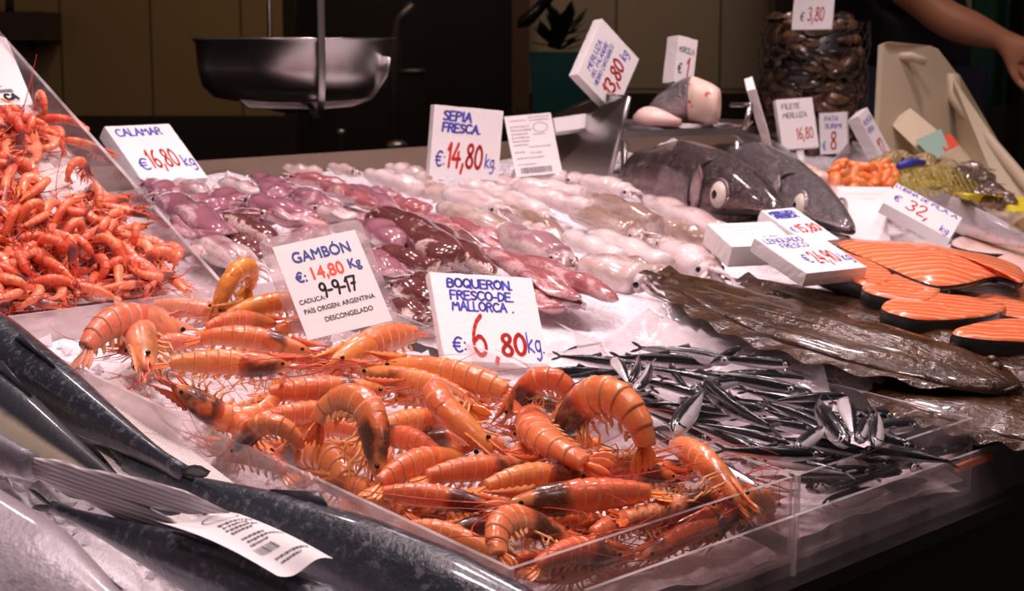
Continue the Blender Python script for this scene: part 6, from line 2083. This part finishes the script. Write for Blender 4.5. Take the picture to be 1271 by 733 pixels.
mb_ = W(1020, 188, -.02)
MC = mb_ + HD * .115
RM, HM = .105, .262
proto = mussel_proto(.062)
items = []
rm = random.Random(4)
k = 0
for lay in range(11):
    z = .012 + lay * .0235
    rad = RM * (1.0 if lay < 8 else 1.0 - .05 * (lay - 7)) * (.86 + .14 * min(1, lay / 4))
    nn = 13
    for j in range(nn):
        a = 2 * PI * (j + .5 * (lay % 2)) / nn + rm.uniform(-.08, .08)
        # only the half that faces the stall front, and the sides
        out = np.array([math.cos(a), math.sin(a), 0])
        if out @ HD > .45 and lay < 9: continue
        p = MC + out * (rad - .012 + rm.uniform(-.008, .006)) + up3 * (z + rm.uniform(-.005, .005))
        o = copy_tree(proto)
        tang = np.array([-math.sin(a), math.cos(a), 0])
        tilt = rm.choice((0, 0, .25, -.3, .5, -.5, 1.4 if rm.random() < .3 else .1))
        x = unit(tang * math.cos(tilt) + up3 * math.sin(tilt)) * rm.choice((1, -1))
        zz = unit(out * .75 + up3 * rm.uniform(-.2, .7))
        zz = unit(zz - x * (zz @ x)); y = np.cross(zz, x)
        sc_ = rm.uniform(.85, 1.18)
        o.matrix_world = Matrix(((x[0] * sc_, y[0] * sc_, zz[0] * sc_, p[0]), (x[1] * sc_, y[1] * sc_, zz[1] * sc_, p[1]), (x[2] * sc_, y[2] * sc_, zz[2] * sc_, p[2]), (0, 0, 0, 1)))
        o['category'] = 'mussel'; o['group'] = 'mussels in the round stack'
        items.append((o, ('upright ' if abs(tilt) > 1 else 'tilted ' if abs(tilt) > .2 else '') + 'dark mussel'))
for j in range(16):      # the top
    a = rm.uniform(0, 2 * PI); q = RM * .8 * math.sqrt(rm.random())
    p = MC + np.array([math.cos(a), math.sin(a), 0]) * q + up3 * (HM + rm.uniform(-.004, .012))
    o = copy_tree(proto); yw = rm.uniform(0, 6.28)
    o.matrix_world = Matrix.Translation(Vector(p)) @ Matrix.Rotation(yw, 4, 'Z') @ Matrix.Rotation(rm.uniform(-.4, .4), 4, 'X')
    o['category'] = 'mussel'; o['group'] = 'mussels in the round stack'
    items.append((o, 'flat lying dark mussel'))
for ch in list(proto.children): bpy.data.objects.remove(ch)
bpy.data.objects.remove(proto)
rank_labels(items, 10, 'the mussel stack')
m = MB()     # a round tub wall inside, and the net round it
m.loft([MC + up3 * z for z in (-.01, 0, .12, HM - .02, HM - .01)], [RT] * 5, [HD] * 5, [.05, RM * .74, RM * .80, RM * .84, .05], [.05, RM * .74, RM * .80, RM * .84, .05], [.05, RM * .74, RM * .80, RM * .84, .05], n=24)
tag(m.build('tub', M['black']), 'black tub in the middle of the mussel stack', 'tub')
m = MB()
for k in range(22):
    for sg in (1, -1):
        pts = []
        for q in range(13):
            a = 2 * PI * k / 22 + sg * q * .16
            pts.append(MC + np.array([math.cos(a), math.sin(a), 0]) * (RM + .008 + .003 * math.sin(q * 2 + k)) * (.9 + .1 * min(1, q / 4)) + up3 * (q * HM / 12))
        m.tube(pts, .0007, n=3)
tag(m.build('net', plain('brown_net', (.06, .035, .02), .5)), 'fine brown net wrapped round the mussel stack', 'net')

# ------------------------------------------------------------------ beige crate standing tilted at the right back
g = G('beige_crate_plastic')
g.set(Base_Color=(.56, .47, .33), Roughness=.45, Subsurface_Weight=.1)
g.bump(g.noise(60, 3), .1, .001)
M['crate'] = g.mt
root = empty('fish_crate', W(1180, 225, -.02), 'large beige plastic crate with a high back, holding shellfish', 'crate')
c = np.array(root.location)
bl_, br_ = AT(1062, 225, 3.02) - c, AT(1186, 178, 3.22) - c
bp = [AT(1082, 210, 3.06), AT(1090, 56, 3.10), AT(1098, 53, 3.10), AT(1148, 58, 3.20), AT(1158, 62, 3.22), AT(1181, 92, 3.26), AT(1182, 120, 3.26), AT(1190, 190, 3.26)]
m = MB(); m.prism([p - c for p in bp], unit(np.cross(bp[3] - bp[1], bp[0] - bp[1])) * -.012 if True else 0); recalc(m.build('back_panel', M['crate'], root, smooth=False))
m = MB(); h0 = AT(1130, 70, 3.13) - c; m.tube([h0 - RT * .03 - up3 * .002, h0, h0 + RT * .03 - up3 * .01], .009, n=10); m.build('handle', M['crate'], root)
rp_ = [AT(1180, 92, 3.24), AT(1182, 122, 3.24), AT(1273, 228, 2.92), AT(1320, 280, 2.78), AT(1300, 300, 2.78), AT(1250, 262, 2.90), AT(1190, 190, 3.2)]
m = MB(); m.prism([p - c for p in rp_], RT * .02 + HD * .012); recalc(m.build('side_panel', M['crate'], root, smooth=False))
m = MB(); m.tube([AT(1181, 92, 3.235) - c, AT(1182, 121, 3.235) - c, AT(1272, 226, 2.915) - c, AT(1322, 282, 2.775) - c], .012, n=10); m.build('rim', M['crate'], root)
m = MB(); m.prism([AT(1082, 208, 3.05) - c, AT(1190, 178, 3.2) - c, AT(1300, 296, 2.78) - c, AT(1130, 268, 2.72) - c], (0, 0, -.012)); recalc(m.build('base', M['crate'], root, smooth=False))
root = empty('paper_card', AT(1140, 175, 3.08), 'yellowish card leaning inside the beige crate', 'card')
c = np.array(root.location)
m = MB(); m.prism([AT(1104, 152, 3.10) - c, AT(1130, 134, 3.12) - c, AT(1176, 172, 3.06) - c, AT(1150, 196, 3.02) - c], HD * .003); m.build('card', plain('cream_card', (.62, .52, .36), .6), root, smooth=False)
root = empty('plastic_label', AT(1165, 180, 3.04), 'teal and red printed plastic label on the shellfish in the crate', 'label')
c = np.array(root.location)
m = MB(); m.prism([AT(1136, 174, 3.04) - c, AT(1168, 160, 3.05) - c, AT(1178, 184, 2.99) - c, AT(1160, 200, 2.97) - c], HD * .002); m.build('sheet', plain('teal_print', (.30, .46, .38), .4), root, smooth=False)
m = MB(); m.prism([AT(1162, 172, 3.035) - c, AT(1180, 166, 3.045) - c, AT(1191, 180, 2.99) - c, AT(1174, 188, 2.98) - c], HD * .002); m.build('red_print', plain('red_print', (.70, .10, .05), .4), root, smooth=False)

# ------------------------------------------------------------------ clams in a yellow net
g = G('ridged_clam_shell')
wv = g.n('TexWave', wave_type='RINGS'); wv.inputs['Scale'].default_value = 90; wv.inputs['Distortion'].default_value = 1.5; g.put(wv.inputs['Vector'], g.obj())
g.set(Base_Color=g.mix(wv.outputs['Fac'], g.mix(g.rnd(), (.16, .12, .04), (.30, .19, .07)), (.42, .32, .16)), Roughness=.35)
g.bump(wv.outputs['Fac'], .5, .002)
M['clam'] = g.mt
proto = empty('clam')
for sg in (1, -1):
    m = MB(); shell_half(m, .040, .050, .013, sg); recalc(m.build('valve', M['clam'], proto))
CL = [(1104, 186), (1118, 184), (1132, 190), (1146, 188), (1090, 192), (1142, 206), (1158, 204), (1170, 208), (1150, 222), (1166, 222), (1182, 216), (1196, 224), (1180, 234), (1196, 238), (1206, 236), (1186, 204), (1176, 196), (1110, 200), (1150, 196)]
items = []
rc = random.Random(6)
for i, (px, py) in enumerate(CL):
    off = .010 + .05 * max(0, min(1, (228 - py) / 40)) * .6
    p = W(px, py + 12, off)
    o = copy_tree(proto)
    o.matrix_world = Matrix.Translation(Vector(p)) @ Matrix.Rotation(rc.uniform(0, 6.28), 4, 'Z') @ Matrix.Rotation(rc.uniform(.2, 1.2), 4, 'X') @ Matrix.Scale(rc.uniform(.9, 1.25), 4)
    o['category'] = 'clam'; o['group'] = 'clams in the yellow net'
    items.append((o, 'olive brown clam'))
for ch in list(proto.children): bpy.data.objects.remove(ch)
bpy.data.objects.remove(proto)
rank_labels(items, 5, 'the yellow net')
M['ynet'] = plain('yellow_net', (.55, .46, .03), .45)
m = MB()
def nz_net(u, v):
    px, py = 1104 + 116 * u + 10 * v, 192 + 38 * v + 4 * math.sin(9 * u)
    off = .030 + .058 * math.sin(PI * min(1, .15 + .85 * u)) * math.sin(PI * v * .8 + .25)
    return W(px, py + 14, off * .8)
for k in range(16):
    m.tube([nz_net(k / 15 * .9 + .1 * q / 10, q / 10) for q in range(11)], .0006, n=4)
    m.tube([nz_net(q / 12, k / 15) for q in range(13)], .0006, n=4)
tag(m.build('net', M['ynet']), 'yellow net over the clams in front of the crate', 'net')
m = MB(); a = W(1116, 206, .075); b = W(1146, 202, .075); m.tube([a, (a + b) / 2 + up3 * .003, b], [.006, .008, .005], n=8)
tag(m.build('tie', plain('blue_tie', (.04, .05, .35), .4)), 'blue tie closing the yellow clam net', 'tie')

# brown grey shellfish right of the clams
M['whelk'] = squid_skin('brown_grey_shellfish', (.48, .38, .30), (.12, .08, .06), .42, .62, sc=30)
items = []
for i, (px, py) in enumerate(((1196, 206), (1208, 200), (1216, 212), (1204, 218), (1226, 218), (1234, 228), (1218, 230), (1240, 236), (1228, 240), (1208, 232), (1244, 242), (1196, 214))):
    p = W(px, py + 10, .03)
    o = empty('octopus', (0, 0, 0))
    d = unit(RT * rc.uniform(-1, 1) + HD * rc.uniform(-1, 1)); L = .06
    o.matrix_world = frame(p + d * L / 2, p - d * L / 2, rc.uniform(-40, 40))
    for nm_, mm in build_squid(L, .017, rc.uniform(-30, 30), 200 + i, fins=False, tent=.9, plump=1.3): mm.build(nm_, M['whelk'], o)
    o['category'] = 'octopus'; o['group'] = 'small brown octopuses'
    items.append((o, 'small brown octopus'))
rank_labels(items, 3, 'the crate heap')

# orange seafood in a clear tub, and pale fish pieces in a clear bag
M['orange_meat'] = plain('orange_seafood', (.88, .25, .07), .28, Subsurface_Weight=.2)
M['pink_meat'] = plain('pale_pink_seafood', (.86, .52, .44), .25, Subsurface_Weight=.2)
items = []
for i in range(30):
    px, py = rc.uniform(1036, 1112), rc.uniform(196, 232)
    off = .012 + .045 * (1 - (py - 196) / 40)
    p = W(px, py + 8, off)
    o = empty('seafood_piece', p)
    m = MB()
    d = unit(rng.normal(size=3)); sdv = unit(np.cross(d, rng.normal(size=3))); uv = np.cross(d, sdv)
    q = np.linspace(-1, 1, 9)
    m.loft([d * .020 * t + uv * .005 * t * t for t in q], [sdv] * 9, [uv] * 9, .011 * np.sqrt(1.02 - q * q), .009 * np.sqrt(1.02 - q * q), .008 * np.sqrt(1.02 - q * q), n=10)
    m.build('meat', M['orange_meat'], o)
    o['category'] = 'seafood'; o['group'] = 'orange seafood pieces in the clear tub'
    items.append((o, 'orange seafood piece'))
rank_labels(items, 4, 'the clear tub')
root = empty('plastic_tub', W(1074, 236, .0), 'clear plastic tub holding the orange seafood pieces', 'tub')
c = np.array(root.location)
q4 = [W(1030, 240, -.02), W(1102, 250, -.02), W(1124, 226, -.02), W(1050, 214, -.02)]
for i in range(4):
    a, b = q4[i] - c, q4[(i + 1) % 4] - c
    m = MB(); m.slab(a, b, (0, 0, .055), unit(np.cross(up3, b - a)) * .002, 0, 1); m.build('wall_panel', [M['film_soft'], M['acrylic_edge']], root, smooth=False)
items = []
for i, (px, py, ang) in enumerate(((960, 208, .3), (978, 216, .2), (998, 222, .25), (1018, 226, .2), (1036, 232, .3), (988, 204, .1), (1010, 212, .2), (970, 198, .4), (1030, 214, .1))):
    p = W(px, py + 10, .022)
    o = empty('fish_fillet', p)
    m = MB(); d = unit(RT * math.cos(ang) - HD * math.sin(ang * 2)); q = np.linspace(-1, 1, 13)
    sdv = unit(np.cross(up3, d))
    m.loft([d * .042 * t + up3 * .004 * math.cos(3 * t + i) for t in q], [sdv] * 13, [up3] * 13, .022 * (1.03 - q ** 2) ** .5, .012 * (1.03 - q ** 2) ** .5, .008 * (1.03 - q ** 2) ** .5, n=12)
    m.build('flesh', M['pink_meat'], o)
    o['category'] = 'fish'; o['group'] = 'pale pink fillets in the clear bag'
    items.append((o, 'pale pink fillet'))
rank_labels(items, 3, 'the clear bag')
m = MB()
def bag(u, v):
    px, py = 930 + 130 * u, 188 + 18 * u + 46 * v
    off = .022 + .030 * math.sin(PI * v) * math.sin(PI * u) + .004 * math.sin(14 * u + 5 * v)
    return W(px, py + 6, off)
m.grid(30, 14, bag)
tag(m.build('plastic_bag', M['film_soft']), 'clear plastic bag over the pale pink fillets', 'bag')
# dull fish behind the edge-on sign
put_fish('grey_fish', 'dull grey fish behind the edge on foam sign', 'fish', W(990, 214, .02), W(905, 160, .03), 0, bend=2, prof=BP, wid=.8, eye=0, fork=.08, finw=.3, mats=('hake_grey', 'fish_fin'), dorsal=(), n=16, N=20)
# yellow net bag
m = MB()
g = G('yellow_plastic_net')
wv = g.n('TexWave', bands_direction='X'); wv.inputs['Scale'].default_value = 60; g.put(wv.inputs['Vector'], g.obj())
g.set(Base_Color=g.mix(wv.outputs['Fac'], (.62, .50, .01), (.80, .70, .05)), Roughness=.4); g.bump(wv.outputs['Fac'], .4, .002)
m.grid(26, 12, lambda u, v: W(1184 + 130 * u + 14 * v, 238 + 10 * u + 26 * v * (.5 + .6 * u), .045 + .014 * math.sin(8 * u + 3 * v) + .010 * math.sin(17 * u) - .02 * v))
tag(m.build('net_bag', g.mt), 'bright yellow net bag at the right edge in front of the crate', 'bag')
m = MB()
m.grid(10, 8, lambda u, v: W(1252 + 50 * u, 262 + 30 * v, .035 + .008 * math.sin(5 * u + 4 * v)))
tag(m.build('plastic_bag', M['film_soft']), 'clear crumpled bag below the yellow net at the right edge', 'bag')

# ------------------------------------------------------------------ the fishmonger behind the crate
SKN = G('skin')
SKN.set(Base_Color=SKN.mix(SKN.noise(14, 3), (.55, .22, .11), (.62, .28, .15)), Roughness=.5, Subsurface_Weight=.12, Subsurface_Radius=(.02, .008, .004), Subsurface_Scale=.4)
M['skin'] = SKN.mt


def skin_body(name, joints, edges, mat, parent, root_i=0, sub=2):
    me = bpy.data.meshes.new(name)
    me.from_pydata([tuple(j[0]) for j in joints], edges, [])
    o = bpy.data.objects.new(name, me); COL.objects.link(o)
    sk = o.modifiers.new('skin', 'SKIN')
    me.skin_vertices or None
    sv = me.skin_vertices[0].data if me.skin_vertices else None
    for i, j in enumerate(joints):
        sv[i].radius = (j[1], j[2] if len(j) > 2 else j[1])
        sv[i].use_root = i == root_i
    ss = o.modifiers.new('sub', 'SUBSURF'); ss.levels = sub; ss.render_levels = sub
    dg = bpy.context.evaluated_depsgraph_get(); dg.update()
    me2 = bpy.data.meshes.new_from_object(o.evaluated_get(dg))
    bpy.data.objects.remove(o)
    q = bpy.data.objects.new(name, me2); COL.objects.link(q)
    me2.materials.clear(); me2.materials.append(M[mat] if isinstance(mat, str) else mat)
    for p in me2.polygons: p.use_smooth = True
    if parent: q.parent = parent
    return q


DP = 3.75
sh = AT(1118, -34, DP)              # shoulder of the outstretched arm
el = AT(1168, 22, DP - .06)
wr = AT(1246, 50, DP - .10)
hp = np.array([*AT(1142, 0, DP + .14)[:2], 0])        # ground point under the body
root = empty('person', hp, 'person in dark shirt and blue apron reaching an arm out behind the crate', 'person')
c = np.array(root.location)
J = []
def J_(p, r, r2=None): J.append((p - c, r, r2 or r)); return len(J) - 1
RB = RT; FB = -HD                    # right in the picture; front of the body
pel = J_(hp + up3 * .93, .145, .11)
wai = J_(hp + up3 * 1.10, .135, .10)
che = J_(hp + up3 * 1.28, .155, .11)
nk0 = J_(hp + up3 * 1.42, .085, .07)
nk = J_(hp + up3 * 1.50, .055)
hd0 = J_(hp + up3 * 1.57 + FB * .012, .075, .085)
hd1 = J_(hp + up3 * 1.66 + FB * .015, .078, .092)
hd2 = J_(hp + up3 * 1.73 + FB * .01, .055, .07)
E_ = [(pel, wai), (wai, che), (che, nk0), (nk0, nk), (nk, hd0), (hd0, hd1), (hd1, hd2)]
s1 = J_(sh - RB * .02, .062); u1 = J_(sh * .5 + el * .5, .050); e1 = J_(el, .043); f1 = J_(el * .6 + wr * .4, .046); f2 = J_(el * .2 + wr * .8, .032); w1 = J_(wr, .027, .022)
pm = AT(1259, 66, DP - .11); p1 = J_(pm, .036, .018)
E_ += [(nk0, s1), (s1, u1), (u1, e1), (e1, f1), (f1, f2), (f2, w1), (w1, p1)]
dirh = unit(pm - wr)
sdh = unit(np.cross(dirh, FB))
for k, (o_, l) in enumerate(((-.030, .052), (-.010, .062), (.011, .058), (.030, .045))):
    a = J_(pm + dirh * .040 + sdh * o_, .0105); b = J_(pm + dirh * (.040 + l * .5) + sdh * o_ * 1.05 + HD * .004, .0095); d_ = J_(pm + dirh * (.040 + l) + sdh * o_ + FB * .012, .0085); e_ = J_(pm + dirh * (.040 + l * 1.2) + sdh * o_ * .95 + FB * .03, .0075)
    E_ += [(p1, a), (a, b), (b, d_), (d_, e_)]
a = J_(pm + sdh * -.036 + FB * .014, .013); b = J_(pm + dirh * .03 + sdh * -.052 + FB * .03, .011); d_ = J_(pm + dirh * .055 + sdh * -.046 + FB * .045, .009)
E_ += [(p1, a), (a, b), (b, d_)]
# other arm hangs down
s2 = J_(hp + up3 * 1.40 - RB * .16 - FB * .03, .06); e2_ = J_(hp + up3 * 1.12 - RB * .19 - FB * .09, .042); w2 = J_(hp + up3 * .90 - RB * .17 - FB * .07, .028); h2 = J_(hp + up3 * .83 - RB * .165 - FB * .06, .034, .02)
E_ += [(nk0, s2), (s2, e2_), (e2_, w2), (w2, h2)]
for k in range(4):
    a = J_(hp + up3 * .79 + RB * (-.19 + .018 * k) - FB * .05, .010); b = J_(hp + up3 * (.745 + .008 * abs(k - 1.5)) + RB * (-.19 + .017 * k) - FB * .04, .0085)
    E_ += [(h2, a), (a, b)]
a = J_(hp + up3 * .83 - RB * .15 - FB * .04, .011); b = J_(hp + up3 * .79 - RB * .145 - FB * .03, .009); E_ += [(h2, a), (a, b)]
for sx in (-1, 1):
    h_ = J_(hp + up3 * .86 + RB * sx * .09, .10); k_ = J_(hp + up3 * .48 + RB * sx * .10 + FB * .02, .065); an = J_(hp + up3 * .09 + RB * sx * .10, .045); ft = J_(hp + up3 * .035 + RB * sx * .11 + FB * .13, .035, .03)
    E_ += [(pel, h_), (h_, k_), (k_, an), (an, ft)]
skin_body('body', J, E_, 'skin', root)
hm = hp + up3 * 1.66 + FB * .015
m = MB(); m.ball(hm - c + up3 * .028 - FB * .018, (.088, .098, .088), 18, 12, S=np.array([RT, HD, up3])); m.build('hair', plain('dark_hair', (.02, .014, .01), .5), root)
m = MB(); m.ball(hm - c + FB * .092 - up3 * .02, (.013, .018, .02), 10, 8, S=np.array([RT, HD, up3])); m.build('nose', M['skin'], root)
for sx in (-1, 1):
    m = MB(); m.ball(hm - c + FB * .078 + RT * sx * .03 + up3 * .004, (.012, .008, .007), 10, 6, S=np.array([RT, HD, up3])); m.build('eye', M['eye_black'], root)
    m = MB(); m.ball(hm - c + RT * sx * .082 - up3 * .01, (.01, .018, .03), 10, 8, S=np.array([RT, HD, up3])); m.build('ear', M['skin'], root)
m = MB(); m.tube([hm - c + FB * .08 - up3 * .062 - RT * .022, hm - c + FB * .088 - up3 * .06, hm - c + FB * .08 - up3 * .062 + RT * .022], [.003, .005, .003], n=6); m.build('mouth', plain('lips', (.35, .10, .07), .5), root)
# dark shirt with short sleeves
J2 = []
def K_J(p, r, r2=None): J2.append((p - c, r, r2 or r)); return len(J2) - 1
a0 = K_J(hp + up3 * .90, .15, .135); a1_ = K_J(hp + up3 * 1.10, .145, .122); a2_ = K_J(hp + up3 * 1.28, .155, .132); a3 = K_J(hp + up3 * 1.41, .115, .092); a4 = K_J(hp + up3 * 1.46, .075)
b1 = K_J(sh - RB * .02, .080); b2 = K_J(sh * .62 + el * .38, .066)
c1 = K_J(hp + up3 * 1.40 - RB * .16 - FB * .03, .078); c2 = K_J(hp + up3 * 1.22 - RB * .18 - FB * .07, .062)
skin_body('shirt', J2, [(a0, a1_), (a1_, a2_), (a2_, a3), (a3, a4), (a3, b1), (b1, b2), (a3, c1), (c1, c2)], plain('dark_navy_shirt', (.008, .009, .016), .7), root)
m = MB()
def apron(u, v):
    a = (u - .5) * 2.2
    z = 1.24 - .80 * v
    r_ = .165 + .03 * v + .006 * math.sin(9 * u + 4 * v)
    return hp - c + RB * (r_ * math.sin(a)) + FB * (.150 * math.cos(a) + .012 + .02 * v) + up3 * z
m.grid(20, 20, apron); m.build('apron', plain('dark_blue_apron', (.035, .045, .09), .6), root)
for sx in (-1, 1):
    J3 = [(hp + up3 * .90 + RB * sx * .085 - c, .118, .118), (hp + up3 * .48 + RB * sx * .10 + FB * .02 - c, .088, .088), (hp + up3 * .10 + RB * sx * .10 - c, .075, .075)]
    skin_body('trousers', J3, [(0, 1), (1, 2)], plain('dark_trousers', (.012, .012, .016), .7), root)
    J3 = [(hp + up3 * .05 + RB * sx * .105 - FB * .02 - c, .05, .05), (hp + up3 * .045 + RB * sx * .11 + FB * .14 - c, .048, .042)]
    skin_body('shoe', J3, [(0, 1)], M['black'], root)

# green cloth hanging behind the arm and a dark post at the right edge
m = MB()
m.grid(16, 24, lambda u, v: wl(1208 + 46 * u + 14 * v * (u - .2), -30 + 160 * v, 4.3) + HD * .02 * math.sin(8 * u + 2 * v))
tag(m.build('green_cloth', plain('dark_green_cloth', (.012, .075, .05), .7)), 'dark green cloth hanging behind the outstretched arm', 'cloth')
wall_box('column_3', 1.30, 1.48, 0, 3.2, WB - .55, M['black'], t=.12)
wall_box('trim_4', 1.10, 1.30, .8, 1.16, WB - .12, plain('reddish_panel', (.16, .09, .07), .5), t=.05)
